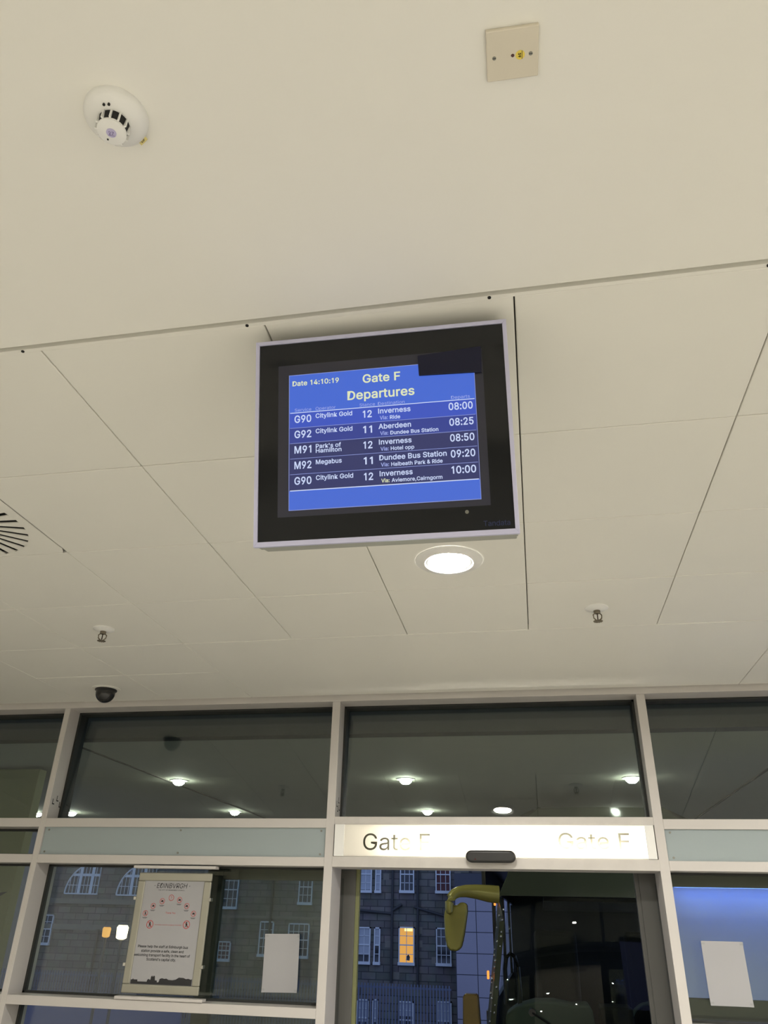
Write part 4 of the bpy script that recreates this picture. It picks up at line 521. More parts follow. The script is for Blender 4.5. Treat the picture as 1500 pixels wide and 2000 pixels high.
# sliding doors standing open
M['door_grey'] = mat('door_grey', (0.085, 0.085, 0.08), rough=0.4)
M['door_edge'] = mat('door_edge', (0.17, 0.18, 0.075), rough=0.4)
M['door_dark'] = mat('door_dark', (0.05, 0.052, 0.05), rough=0.5)
def door_leaf(n, x0, x1, edge):
    o = tag(empty('door_%d' % n, ((x0 + x1) / 2, 4.96, 0)), kind='structure')
    hw = (x1 - x0) / 2
    def stile(a, b, m):
        MB().box(a, b, -0.02, 0.03, 0.01, 2.30).build('stile', M[m], o, bevel=0.003)
    stile(-hw, -hw + 0.105, 'door_dark' if edge > 0 else 'door_grey')
    stile(hw - 0.105, hw, 'door_grey' if edge > 0 else 'door_dark')
    MB().box(-hw + 0.105, hw - 0.105, -0.02, 0.03, 2.205, 2.30).build('top_rail', M['door_grey'], o, bevel=0.003)
    MB().box(-hw + 0.105, hw - 0.105, -0.02, 0.03, 0.01, 0.13).build('bottom_rail', M['door_grey'], o, bevel=0.003)
    MB().box(-hw + 0.10, hw - 0.10, 0.0, 0.008, 0.12, 2.215).build('pane', M['glass'], o)
    e = hw if edge > 0 else -hw - 0.022
    MB().box(e, e + 0.022, -0.012, 0.022, 0.01, 2.30).build('edge_seal', M['door_edge' if edge > 0 else 'door_grey'], o)
    MB().box(edge * (hw - 0.085), edge * (hw - 0.085) + 0.012, -0.0215, -0.018, 0.01, 2.22).build('channel', M['door_dark'], o)
    return o
door_leaf(1, -2.045, -1.088, 1)
door_leaf(2, 0.562, 1.53, -1)
MB().box(-2.1, 1.6, 4.905, 5.02, 2.305, 2.40).build('door_track', M['door_grey'], wf)

# ------------------------------------------------------------------ gate sign (lit box over the door)
M['opal'] = opal('opal_acrylic', (0.86, 0.84, 0.80), 0.5)
M['tube'] = emis('fluorescent_tube', (1.0, 0.95, 0.82), 330.0)
M['vinyl'] = film('dark_vinyl_film', (0.10, 0.10, 0.085))
sign = tag(empty('gate_sign', (-0.26, 4.63, 2.325)), 'lit white sign box lettered Gate F twice, over the sliding doorway', 'sign')
sx0, sx1, sh = -0.905, 0.905, 0.172
MB().box(sx0, sx1, 0.11, 0.125, 0, sh).box(sx0, sx1, 0.035, 0.11, 0, 0.006).box(sx0, sx1, 0.035, 0.11, sh - 0.006, sh).box(sx0, sx0 + 0.006, 0.035, 0.11, 0, sh).box(sx1 - 0.006, sx1, 0.035, 0.11, 0, sh).build('box', M['white'], sign)
face = MB().box(sx0 + 0.06, sx1 - 0.05, 0.028, 0.033, 0.001, sh - 0.001).build('face_panel', M['opal'], sign)
for e0, e1 in ((sx0, sx0 + 0.058), (sx1 - 0.048, sx1)):
    MB().box(e0, e1, 0.026, 0.036, 0.0, sh).build('end_cap', M['white'], sign, bevel=0.002)
MB().tube([(-0.53, 0.060, 0.062), (0.775, 0.060, 0.062)], 0.013, 12).build('tube_lamp', M['tube'], sign, smooth=True)
def signfn(u, v): return (u, 0.0272, v)
lt = MB().text('Gate F', -0.731, 0.034, 0.392, 0.088, signfn, bold=0.0)
lt.build('lettering', M['vinyl'], face)
lt = MB().text('Gate F', 0.385, 0.048, 0.385, 0.082, signfn, bold=0.0)
lt.build('lettering', M['vinyl'], face)

# motion sensor on the rail under the sign
ms = tag(empty('motion_sensor', (-0.253, 4.656, 2.300)), 'dark pill-shaped motion sensor on the rail under the lit sign', 'sensor')
pts = []
for cx, s in ((0.105, 1), (-0.105, -1)):
    for i in range(13):
        a = -PI / 2 + PI * i / 12
        pts.append((cx + s * 0.034 * math.cos(a), s * 0.031 * math.sin(a) + 0.028))
MB().prism(pts, 'y', -0.055, 0.006).build('housing', M['black'], ms, bevel=0.012, bevel_seg=4, smooth=True)
MB().prism(disc_pts(0.005, 14, -0.085, 0.012), 'y', -0.0562, -0.053).build('lens', M['led_red'], ms)

# ------------------------------------------------------------------ departures monitor
mc = Vector((-0.28712617, 1.39180372, 0.98423803 + CAM_Z))
ex = Vector((0.99972282, 0.02343091, 0.00229761)); ex.normalize()
ez = Vector((0.0042987, -0.27761558, 0.96068263)); ez = (ez - ex * ez.dot(ex)).normalized()
ey = ez.cross(ex)
mon = empty('departures_monitor')
mon.matrix_world = Matrix(((ex.x, ey.x, ez.x, mc.x), (ex.y, ey.y, ez.y, mc.y), (ex.z, ey.z, ez.z, mc.z), (0, 0, 0, 1)))
tag(mon, 'departures monitor in a silver frame tilted down from the ceiling panels', 'monitor')
M['housing'] = mat('housing_grey', (0.34, 0.345, 0.31), rough=0.5)
M['alu'] = mat('silver_frame_blue_lit', (0.58, 0.58, 0.78), rough=0.3, metal=0.25)  # lilac is the blue light on the frame, put into its colour
M['bezel'] = mat('black_glass', (0.010, 0.011, 0.013), rough=0.06, spec=0.35)
M['surround'] = mat('dark_screen_surround', (0.035, 0.036, 0.055), rough=0.25, spec=0.4)
M['cover'] = mat('navy_cover', (0.008, 0.009, 0.03), rough=0.4, spec=0.3)
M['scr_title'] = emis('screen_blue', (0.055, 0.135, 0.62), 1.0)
M['scr_r1'] = emis('screen_row_glare', (0.042, 0.085, 0.50), 1.0)  # glare on the glass is put into this row's colour
M['scr_r2'] = emis('screen_row_half_glare', (0.032, 0.050, 0.27), 1.0)  # weaker part of the same painted glare
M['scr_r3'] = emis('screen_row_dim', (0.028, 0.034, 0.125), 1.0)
M['scr_white'] = emis('screen_white', (0.58, 0.66, 0.90), 1.0)
M['scr_yellow'] = emis('screen_yellow', (0.72, 0.76, 0.48), 1.0)
M['scr_dimtext'] = emis('screen_dim_text', (0.34, 0.40, 0.78), 1.0)
M['scr_line'] = emis('screen_line', (0.24, 0.29, 0.62), 1.0)
M['logo_blue'] = mat('faint_blue_print', (0.012, 0.022, 0.09), rough=0.3)
HW, HH = 0.3005, 0.2528
fr = 0.0095
MB().box(-HW + 0.003, HW - 0.003, 0.012, 0.052, -HH + 0.003, HH - 0.003).build('housing', M['housing'], mon, bevel=0.002)
MB().box(-HW + 0.005, HW - 0.005, 0.053, 0.0925, -HH + 0.005, HH - 0.005).build('back_cover', M['housing'], mon, bevel=0.002)
mb = MB()
mb.prism([(-HW, -HH), (HW, -HH), (HW - fr, -HH + fr + .002), (-HW + fr, -HH + fr + .002)], 'y', 0, 0.0125)
mb.prism([(-HW, HH), (-HW + fr, HH - fr), (HW - fr, HH - fr), (HW, HH)], 'y', 0, 0.0125)
mb.prism([(-HW, -HH), (-HW + fr, -HH + fr + .002), (-HW + fr, HH - fr), (-HW, HH)], 'y', 0, 0.0125)
mb.prism([(HW, -HH), (HW, HH), (HW - fr, HH - fr), (HW - fr, -HH + fr + .002)], 'y', 0, 0.0125)
mb.build('frame', M['alu'], mon, bevel=0.0008)
MB().box(-HW + fr - .001, HW - fr + .001, 0.004, 0.0122, -HH + fr, HH - fr + .001).build('bezel', M['bezel'], mon)
MB().box(-0.2442, 0.2412, 0.0032, 0.0042, -0.1858, 0.1865).build('screen_surround', M['surround'], mon)
scr = MB()
def srect(u0, u1, v0, v1, mi):
    scr.mi = mi
    scr.box(u0, u1, 0.0024, 0.0033, v0, v1)
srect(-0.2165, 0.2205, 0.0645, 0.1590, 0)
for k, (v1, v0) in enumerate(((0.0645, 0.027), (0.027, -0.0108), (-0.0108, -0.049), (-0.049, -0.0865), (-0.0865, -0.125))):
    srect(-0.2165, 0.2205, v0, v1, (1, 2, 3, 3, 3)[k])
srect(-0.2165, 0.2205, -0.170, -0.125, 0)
scr.mi = 4
for a in ((-0.2178, -0.2165, -0.1713, 0.1603), (0.2205, 0.2216, -0.1713, 0.1603), (-0.2178, 0.2216, -0.1713, -0.170), (-0.2178, 0.2216, 0.1590, 0.1603)):
    scr.box(a[0], a[1], 0.0022, 0.0033, a[2], a[3])
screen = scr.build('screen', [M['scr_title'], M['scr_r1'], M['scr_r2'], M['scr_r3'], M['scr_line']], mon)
TEXTM = [M['scr_white'], M['scr_yellow'], M['scr_dimtext'], M['scr_line']]
def sfn(u, v): return (u, 0.0017, v)
def st(mb, body, u, v, width, cap, mi=0, bold=0.0):
    mb.mi = mi
    mb.text(body, u, v, width, cap, sfn, bold=bold)
def sl(mb, v, h, mi):
    mb.mi = mi
    mb.box(-0.2145, 0.2185, 0.0016, 0.0023, v - h / 2, v + h / 2)
B = 0.017
hd = MB()
st(hd, 'Date 14:10:19', -0.2091, 0.1323, 0.113, 0.0118, 1, B)
st(hd, 'Gate F', -0.0392, 0.1258, 0.089, 0.0198, 1, B)
st(hd, 'Departures', -0.0762, 0.0862, 0.158, 0.0210, 1, B)
st(hd, 'Service', -0.2032, 0.0672, 0.040, 0.0078, 2)
st(hd, 'Operator', -0.1529, 0.0672, 0.048, 0.0078, 2)
st(hd, 'Stance', -0.0478, 0.0672, 0.0365, 0.0078, 2)
st(hd, 'Destination', -0.0044, 0.0669, 0.0625, 0.0078, 2)
st(hd, 'Departs', 0.1654, 0.0676, 0.0428, 0.0078, 2)
sl(hd, 0.0645, 0.0016, 0)
hd.build('heading_text', TEXTM, screen)
ROWS = [('G90', ['Citylink Gold'], '12', 'Inverness', 'Ride', '08:00'),
        ('G92', ['Citylink Gold'], '11', 'Aberdeen', 'Dundee Bus Station', '08:25'),
        ('M91', ["Park's of", 'Hamilton'], '12', 'Inverness', 'Hotel opp', '08:50'),
        ('M92', ['Megabus'], '11', 'Dundee Bus Station', 'Halbeath Park & Ride', '09:20'),
        ('G90', ['Citylink Gold'], '12', 'Inverness', 'Aviemore,Cairngorm', '10:00')]
opw = {'Citylink Gold': 0.0875, "Park's of": 0.060, 'Hamilton': 0.061, 'Megabus': 0.0612}
dsw = {'Inverness': 0.0755, 'Aberdeen': 0.0755, 'Dundee Bus Station': 0.154}
vaw = {'Ride': 0.024, 'Dundee Bus Station': 0.1105, 'Hotel opp': 0.054, 'Halbeath Park & Ride': 0.117, 'Aviemore,Cairngorm': 0.115}
for k, (sv, op, sta, dst, via, dep) in enumerate(ROWS):
    d = -0.0376 * k
    r = MB()
    st(r, sv, -0.2041, 0.0400 + d, 0.0406, 0.0172, 0, B)
    if len(op) == 1:
        st(r, op[0], -0.1530, 0.0480 + d, opw[op[0]], 0.0105, 0, B)
    else:
        st(r, op[0], -0.1530, 0.0490 + d, opw[op[0]], 0.0098, 0, B)
        st(r, op[1], -0.1530, 0.0380 + d, opw[op[1]], 0.0098, 0, B)
    st(r, sta, -0.0405, 0.0397 + d, 0.0212, 0.0165, 0, B)
    st(r, dst, -0.0043, 0.0468 + d, dsw[dst], 0.0118, 0, B)
    st(r, 'Via:', -0.0008, 0.0318 + d, 0.0188, 0.0085, 1 if k == 4 else 2, B)
    st(r, via, 0.0228, 0.0315 + d, vaw[via], 0.0085, 0, B)
    st(r, dep, 0.1588, 0.0417 + d, 0.0548, 0.0165, 0, B)
    if k < 4: sl(r, 0.0270 + d, 0.0010, 3)
    else: sl(r, -0.1249, 0.0020, 0)
    r.build('departure_row', TEXTM, screen)
MB().prism([(0.0938, 0.1298), (0.2382, 0.1258), (0.2392, 0.1895), (0.0922, 0.1795)], 'y', -0.004, 0.0015).build('cover_sheet', M['cover'], mon, bevel=0.0015)
MB().prism(disc_pts(0.0042, 20, 0.1884, -0.1978), 'y', 0.0030, 0.0042).build('remote_sensor', M['screw'], mon)
MB().text('Tandata', 0.2235, -0.2322, 0.0575, 0.0118, lambda u, v: (u, 0.0036, v)).build('maker_lettering', M['logo_blue'], mon)
for q in (-0.1, 0.1):
    pl = MB().box(q - 0.03, q + 0.03, 0.093, 0.12, 0.05, 0.20).build('mount_plate', M['housing'], mon)
    MB().tube([(q, 0.108, 0.17), (q, 0.108 + 0.2776 * 0.14, 0.17 + 0.9607 * 0.085)], 0.011, 10).build('mount_rod', M['housing'], pl)

# ------------------------------------------------------------------ ceiling fittings
# smoke detector
sd = tag(empty('smoke_detector', (-0.6520, 0.7325, PZ), math.radians(14)), 'white round smoke detector with dark vents and a lilac 27 sticker on its cap', 'smoke detector')
sd.scale = (0.945, 0.945, 0.945)
MB().lathe([(0.0595, 0.0), (0.0595, -0.006), (0.0565, -0.013), (0.050, -0.019), (0.042, -0.0225), (0.0345, -0.0255), (0.0305, -0.0262), (0.024, -0.0262)], seg=56).build('base', M['white'], sd, smooth=True)
MB().lathe([(0.0290, -0.0245), (0.0262, -0.0455)], seg=40).build('vent_core', M['dark'], sd)
mb = MB()
for k in range(12):
    a = 2 * PI * k / 12
    mb.box(0.0235, 0.0312, -0.0017, 0.0017, -0.047, -0.0245, Matrix.Rotation(a + 0.12, 4, 'Z'))
mb.build('rib', M['white'], sd)
cap = MB().lathe([(0.0262, -0.0445), (0.0272, -0.047), (0.0265, -0.050), (0.022, -0.0515), (0.0, -0.0518)], seg=44, cap=False).build('cap', M['white'], sd, smooth=True)
stk = MB(); stk.mi = 0
stk.lathe([(0.0092, -0.0528), (0.0092, -0.0515)], seg=28, sx=1.0)
stk.mi = 1
ra = math.radians(6)
def capfn(u, v):
    x, y = u, -v
    return (x * math.cos(ra) - y * math.sin(ra) , x * math.sin(ra) + y * math.cos(ra), -0.0531)
stk.text('27', 0.0, -0.0032, 0.0095, 0.0065, capfn, bold=0.006, align='C')
stk.text('_', 0.0, -0.0045, 0.012, 0.006, capfn, bold=0.006, align='C')
stk.build('number_sticker', [M['lilac'], M['purple_ink']], cap)
for a in (-98, -84):
    t = math.radians(a - 14 + 8)
    MB().lathe([(0.0025, -0.0262), (0.0025, -0.0215)], (0.0385 * math.cos(t), 0.0385 * math.sin(t), 0), seg=12).build('indicator', M['dark'], sd)
MB().box(-0.0015, 0.0015, -0.0015, 0.0015, -0.0526, -0.051, Matrix.Translation((-0.010, 0.014, 0))).build('test_mark', M['dark'], cap)
tg = MB(); tg.mi = 0
TM = Matrix.Rotation(math.radians(60 - 14), 4, 'Z') @ Matrix.Translation((0.0595, 0, -0.007)) @ Matrix.Rotation(math.radians(25), 4, 'Y')
tg.box(-0.0045, 0.0050, -0.0100, 0.0100, -0.0014, 0.0, TM)
tg.mi = 1
tg.text('LG', 0, -0.0025, 0.009, 0.0055, lambda u, v: TM @ Vector((-v, -u, -0.0017)), bold=0.02, align='C')
tg.build('yellow_tag', [M['yellow_tag'], M['ink']], sd)

# blank cover plate
cp = tag(empty('cover_plate', (0.0499, 0.7385, PZ), math.radians(1.6)), 'square cream cover plate with two screws and a round yellow sticker on the plain ceiling', 'cover plate')
cp.scale = (0.98, 0.98, 1.0)
MB().box(-0.0432, 0.0432, -0.0425, 0.0425, -0.008, 0).build('plate', M['cream'], cp, bevel=0.0018)
for s in (-0.0302, 0.0302):
    sc_ = MB().lathe([(0.0032, -0.0088), (0.0032, -0.0075)], (s, 0.002, 0), seg=16).build('screw', M['screw'], cp)
    MB().box(s - 0.0028, s + 0.0028, 0.0016, 0.0025, -0.0091, -0.0087).build('slot', M['dark'], sc_)
MB().lathe([(0.0021, -0.0095), (0.003, -0.0078)], (0.0005, 0.0015, 0), seg=16).build('indicator', M['led_red'], cp)
sk = MB(); sk.mi = 0
sk.lathe([(0.0078, -0.0084), (0.0078, -0.0078)], (0.0128, 0.002, 0), seg=26)
sk.mi = 1
sk.text('26', 0, 0, 0.0075, 0.0042, lambda u, v: (0.0140 + v * -1.0, 0.002 + u - 0.0037, -0.0087), bold=0.03)
sk.box(0.0155, 0.0163, -0.005, 0.009, -0.0087, -0.0084)
sk.build('number_sticker', [M['yellow'], M['ink']], cp)

# sprinklers
def make_sprinkler(loc):
    o = empty('sprinkler_head', loc, math.radians(12))
    o.scale = (1.25, 1.25, 1.25)
    MB().lathe([(0.042, 0.0), (0.041, -0.004), (0.026, -0.009), (0.020, -0.012)], seg=32).build('escutcheon', M['white'], o, smooth=True)
    MB().lathe([(0.012, -0.011), (0.012, -0.020), (0.009, -0.023)], seg=16).build('body', M['brass'], o)
    mb = MB()
    for s in (-1, 1):
        mb.tube([(s * 0.009, 0, -0.021), (s * 0.0155, 0, -0.028), (s * 0.014, 0, -0.040), (s * 0.003, 0, -0.050)], 0.0024, 8)
    mb.build('frame_arm', M['brass'], o, smooth=True)
    MB().tube([(0, 0, -0.022), (0, 0, -0.046)], 0.0022, 8).build('bulb', M['bulb'], o)
    mb = MB().lathe([(0.009, -0.0520), (0.009, -0.0505)], seg=16)
    for k in range(12):
        mb.box(0.008, 0.0165, -0.0022, 0.0022, -0.0524, -0.0508, Matrix.Rotation(2 * PI * k / 12, 4, 'Z'))
    mb.build('deflector', M['brass'], o)
    return o
spr = make_sprinkler((0.3426, 3.298, CZ))
tag(spr, 'small pendent sprinkler head below the ceiling panels right of the lit downlight', 'sprinkler', 'ceiling sprinklers')
s2 = copy_tree(spr)
s2.location = (-2.075, 3.284, CZ); s2.rotation_euler = (0, 0, math.radians(25))
tag(s2, 'small pendent sprinkler head on the ceiling above the black dome camera', 'sprinkler', 'ceiling sprinklers')

# dome camera
dc = tag(empty('security_camera', (-2.637, 4.342, CZ + 0.002)), 'black security camera dome hanging from the ceiling at the window head', 'security camera')
MB().lathe([(0.088, 0.0), (0.087, -0.005), (0.070, -0.009)], seg=40).build('mount_ring', M['panel'], dc, smooth=True)
MB().lathe([(0.068, -0.008), (0.068, -0.016), (0.062, -0.020)], seg=40).build('collar', M['black'], dc, smooth=True)
prof = [(0.060, -0.019)] + [(0.060 * math.cos(a), -0.032 - 0.060 * math.sin(a)) for a in [PI / 2 * i / 12 for i in range(12)]] + [(0.0005, -0.092)]
MB().lathe(prof, seg=40).build('dome', M['smoked'], dc, smooth=True)

# swirl vent
vx, vy = -2.365 + 0.30, (1.862 + 2.427) / 2
vt = tag(empty('ceiling_vent', (vx, vy, CZ)), 'white round swirl air vent with black radial slots in the ceiling at the left edge', 'vent')
hx, hy, R0, R1 = 0.2995, 0.2818, 0.125, 0.262
mb = MB()
N = 64
outer = []
for i in range(N):
    a = 2 * PI * i / N
    c, s = math.cos(a), math.sin(a)
    t = min(hx / abs(c) if abs(c) > 1e-6 else 9, hy / abs(s) if abs(s) > 1e-6 else 9)
    outer.append((c * t, s * t))
inn = disc_pts(R1, N)
for z in (0.0, 0.004):
    vo = [mb.bm.verts.new((p[0], p[1], z)) for p in outer]
    vi = [mb.bm.verts.new((p[0], p[1], z)) for p in inn]
    for i in range(N):
        j = (i + 1) % N
        mb.face([vo[i], vo[j], vi[j], vi[i]])
mb.lathe([(R0, 0.0), (R0, 0.004)], seg=64)
mb.build('face_plate', M['panel'], vt)
mb = MB()
NS = 28
for k in range(NS):
    a0, a1 = 2 * PI * k / NS, 2 * PI * (k + 1) / NS
    hs = 0.0105
    sw = 0.03
    q = []
    for r, a, sgn in ((R0 - .001, a0, 1), (R1 + .001, a0 + sw, 1), (R1 + .001, a1 + sw, -1), (R0 - .001, a1, -1)):
        da = sgn * hs / r
        q.append((r * math.cos(a + da), r * math.sin(a + da)))
    mb.prism(q, 'z', 0.0, 0.004)
mb.build('vane', M['panel'], vt)
MB().lathe([(R1 + 0.01, 0.02), (R1 + 0.01, 0.03)], seg=48).build('plenum', M['dark'], vt)

# downlights
def make_downlight(lens):
    o = empty('downlight')
    MB().lathe([(0.134, 0.0), (0.1325, -0.004), (0.108, -0.010), (0.097, -0.0135), (0.0925, -0.012), (0.0925, -0.004)], seg=56, cap=False).build('flange', M['white'], o, smooth=True)
    MB().lathe([(0.0925, -0.0105), (0.090, -0.0085), (0.085, -0.0095), (0.080, -0.0065), (0.0715, -0.0035)], seg=56, cap=False).build('inner_ring', M['reflector'], o, smooth=True)
    MB().lathe([(0.0722, -0.0035), (0.0705, -0.0045), (0.0001, -0.005)], seg=48, cap=False).build('lens', lens, o)
    return o
dl = make_downlight(M['lens_front'])
dl.location = (-0.2637, 2.705, CZ - 0.0005)
tag(dl, 'round lit downlight with a white flange just below the departures monitor', 'ceiling light', 'interior downlights')
far = make_downlight(M['lens'])  # unseen lamps from here on, added to brighten ceiling and floor
far.location = (-3.6, -8.2, PZ - 0.0005)
tag(far, 'round unseen downlight added to light the room, in the ceiling behind or beside the viewer', 'ceiling light', 'downlights beyond the frame')
for x, y in ((2.14, 2.705), (4.54, 2.705), (-3.9, -0.6), (-2.2, -0.6), (1.2, -0.6), (2.4, 0.9), (3.4, -0.6), (6.0, -0.6),  # front pair added to brighten the panels near the window
             (-4.6, -3.0), (-2.6, -3.6), (1.2, -3.3), (3.6, -3.3), (6.0, -3.3),
             (-3.6, -6.0), (-1.2, -6.0), (1.2, -6.0), (3.6, -6.0)):
    c = copy_tree(far)
    c.location = (x, y, (CZ if y > 1.29 else PZ) - 0.0005)
    tag(c, 'round unseen downlight added to light the room, in the ceiling behind or beside the viewer', 'ceiling light', 'downlights beyond the frame')

# ------------------------------------------------------------------ poster and papers on the glass
ps = tag(empty('poster_frame', (-2.148, 4.70, 1.607)), 'silver framed Edinburgh bus station notice hung in the window left of the doorway', 'poster')
pw, ph = 0.234, 0.619
b = 0.045
mb = MB()
for (u0, u1, v0, v1) in ((-pw, pw, 0, b), (-pw, pw, ph - b, ph), (-pw, -pw + b, b, ph - b), (pw - b, pw, b, ph - b)):
    mb.box(u0, u1, -0.006, 0.012, v0, v1)
mb.build('frame', M['silver'], ps, bevel=0.006, bevel_seg=3)
MB().box(-0.268, 0.268, 0.013, 0.016, -0.02, 0.645).build('acrylic_sheet', M['clear'], ps)
MB().box(-0.262, 0.265, -0.040, 0.018, 0.640, 0.656).build('top_clip', M['frame'], ps, bevel=0.003)
MB().box(-0.252, 0.276, -0.040, 0.018, -0.028, -0.012).build('bottom_clip', M['frame'], ps, bevel=0.003)
for s in (-1, 1):
    for z in (0.13, 0.47):
        MB().box(s * 0.238 - 0.008, s * 0.238 + 0.008, -0.01, 0.02, z, z + 0.018).build('corner_clip', M['chrome'], ps, bevel=0.002)
sheet = MB().box(-pw + b - 0.004, pw - b + 0.004, 0.0005, 0.003, b - 0.004, ph - b + 0.004).build('notice_sheet', M['paper'], ps)
X0, Z0 = -2.148, 1.607
def pfn(u, v): return (u - X0, -0.0002, v - Z0)
pt = MB().text('EDINBVRGH', -2.162, 2.143, 0.195, 0.026, pfn, align='C', shear=0.15)
for u in (-2.272, -2.050):
    pt.prism(disc_pts(0.002, 10, u - X0, 2.155 - Z0), 'y', -0.0004, 0.001)
pt.text('THE CITY OF EDINBURGH COUNCIL', -2.162, 2.129, 0.17, 0.006, pfn, align='C')
pt.build('heading_print', M['ink'], sheet)
pt = MB()
for y_, t_, wd in ((1.833, 'Please help the staff at Edinburgh bus', 0.310), (1.811, 'station provide a safe, clean and', 0.262), (1.790, 'welcoming transport facility in the heart of', 0.346), (1.769, "Scotland's capital city.", 0.181)):
    pt.text(t_, -2.166, y_, wd, 0.0125, pfn, bold=0.012, align='C')
pt.build('message_print', M['ink'], sheet)
MB().text('Thank You', -2.149, 2.008, 0.062, 0.009, pfn, align='C').build('thank_you_print', M['red_ink'], sheet)
MB().text('No smoking, no alcohol, no begging in this building', -2.152, 1.948, 0.165, 0.005, pfn, align='C').build('rule_print', M['red_ink'], sheet)
icons = [(-2.307, 2.008, .0155), (-2.264, 2.047, .0155), (-2.211, 2.073, .0155), (-2.156, 2.092, .0165), (-2.102, 2.081, .0155), (-2.052, 2.050, .0155), (-2.004, 2.011, .0155), (-2.268, 1.951, .0215), (-2.039, 1.954, .0215)]
for n, (u, v, r) in enumerate(icons):
    ic = MB(); ic.mi = 0
    u -= X0; v -= Z0
    o1, i1 = disc_pts(r, 28, u, v), disc_pts(r * 0.84, 28, u, v)
    a_ = [ic.bm.verts.new((p[0], -0.0003, p[1])) for p in o1]
    b_ = [ic.bm.verts.new((p[0], -0.0003, p[1])) for p in i1]
    for i in range(28):
        ic.face([a_[i], a_[(i + 1) % 28], b_[(i + 1) % 28], b_[i]])
    if n != 3:
        ic.box(-r * 0.9, r * 0.9, -0.0004, 0.0002, -r * 0.07, r * 0.07, Matrix.Translation((u, 0, v)) @ Matrix.Rotation(math.radians(45), 4, 'Y'))
    ic.mi = 1
    T = Matrix.Translation((u, 0, v))
    if n >= 7 or n in (0,):
        ic.prism(disc_pts(r * 0.15, 12, u, v + r * 0.5), 'y', -0.0006, 0)
        ic.box(-r * .13, r * .13, -0.0006, 0, -r * .1, r * .35, T)
        for s in (-1, 1):
            ic.box(-r * .07, r * .07, -0.0006, 0, -r * .65, 0, T @ Matrix.Rotation(s * 0.45, 4, 'Y'))
            ic.box(-r * .05, r * .05, -0.0006, 0, -r * .1, r * .35, T @ Matrix.Translation((s * r * .2, 0, 0)) @ Matrix.Rotation(s * -0.6, 4, 'Y'))
    elif n == 3:
        ic.mi = 0
        ic.text('?', u, v - r * .45, None, r * 0.9, lambda a, c: (a, -0.0004, c), align='C')
    else:
        ic.box(-r * .5, r * .5, -0.0006, 0, -r * .15 - 0.001, r * .12, T)
        ic.box(-r * .1, r * .3, -0.0006, 0, r * .12, r * .4, T)
    if n < 7 and n != 3:
        ic.box(-r * 1.0, r * 1.0, -0.0005, 0.0002, -r * 1.45, -r * 1.35, T)
        ic.box(-r * .7, r * .7, -0.0005, 0.0002, -r * 1.7, -r * 1.6, T)
    ic.build('prohibition_icon', [M['red_ink'], M['ink']], sheet)
sky = [(-2.341, 1.652), (-2.341, 1.672), (-2.325, 1.673), (-2.32, 1.678), (-2.317, 1.673), (-2.294, 1.673), (-2.292, 1.664), (-2.235, 1.664), (-2.233, 1.673), (-2.226, 1.678), (-2.214, 1.673), (-2.212, 1.690), (-2.205, 1.695), (-2.201, 1.688), (-2.196, 1.695), (-2.189, 1.692), (-2.186, 1.672), (-2.175, 1.672), (-2.172, 1.662), (-2.162, 1.665), (-2.158, 1.680), (-2.145, 1.684), (-2.13, 1.681), (-2.118, 1.683), (-2.105, 1.677), (-2.08, 1.676), (-2.06, 1.680), (-2.043, 1.690), (-2.015, 1.689), (-2.0, 1.684), (-1.985, 1.686), (-1.97, 1.682), (-1.958, 1.684), (-1.956, 1.652)]
sky = [(min(max(p[0], -2.334), -1.963) - X0, p[1] + 0.001 - Z0) for p in sky]
MB().prism(sky, 'y', -0.0003, 0.0006).build('skyline_print', M['ink'], sheet)

def paper(x0, z0, name_label, rz):
    o = tag(empty('paper_notice', (x0, 4.806, z0)), name_label, 'paper', 'sheets taped to the glass')
    mb = MB()
    n = 10
    rows = []
    for j in range(n + 1):
        row = []
        for i in range(n + 1):
            u, v = i / n, j / n
            curl = 0.006 * (max(0, abs(u - .5) * 2 - .7) / .3) ** 2 * (max(0, abs(v - .5) * 2 - .7) / .3) ** 2
            row.append((u * 0.208 - 0.104, -0.002 - curl, v * 0.288))
        rows.append(row)
    for off in (0.0, 0.0004):
        vs = [[mb.bm.verts.new((p[0], p[1] + off, p[2])) for p in r_] for r_ in rows]
        for j in range(n):
            for i in range(n):
                mb.face([vs[j][i], vs[j][i + 1], vs[j + 1][i + 1], vs[j + 1][i]])
    s = mb.build('sheet', M['paper'], o, smooth=True)
    s.rotation_euler = (0, rz, 0)
    for sx in (-0.095, 0.095):
        for z in (0.008, 0.272):
            MB().box(sx - 0.008, sx + 0.008, -0.0095, -0.0085, z, z + 0.009).build('tape', M['clear'], o)
    return o
paper(-1.477, 1.632, 'blank white paper sheet on the glass between poster and doorway', math.radians(-1.2))
paper(0.929, 1.656, 'blank white paper sheet on the glass right of the doorway', 0.0)

# ------------------------------------------------------------------ outside: road, canopy
M['road'] = mat('asphalt', (0.05, 0.05, 0.052), rough=0.85, var=0.2, scale=20)
M['beam'] = mat('beam_paint_shaded', (0.035, 0.037, 0.033), rough=0.7)  # shade on the beam's inner face is put into this dark colour
M['soffit'] = mat('soffit_paint', (0.55, 0.56, 0.48), rough=0.8, var=0.05)
tag(MB().box(-30, 20, 4.95, 14.5, -0.40, -0.15).build('road', M['road']), kind='structure')
tag(MB().box(-80, 40, 14.5, 60, -7.2, -7.0).build('lower_ground', M['road']), kind='structure')
can = tag(MB().box(-12, 8, 5.03, 13.5, 3.285, 3.40).build('canopy', M['soffit']), kind='structure')
for x in (-8.4, -3.9, 2.1, 5.6):
    MB().box(x, x + 0.03, 5.03, 13.5, 3.279, 3.285).build('soffit_joint', M['panel_back'], can)
MB().box(-12, 8, 5.04, 5.16, 3.105, 3.285).build('edge_beam', M['beam'], can)  # added for the darker band along the tops of the upper panes
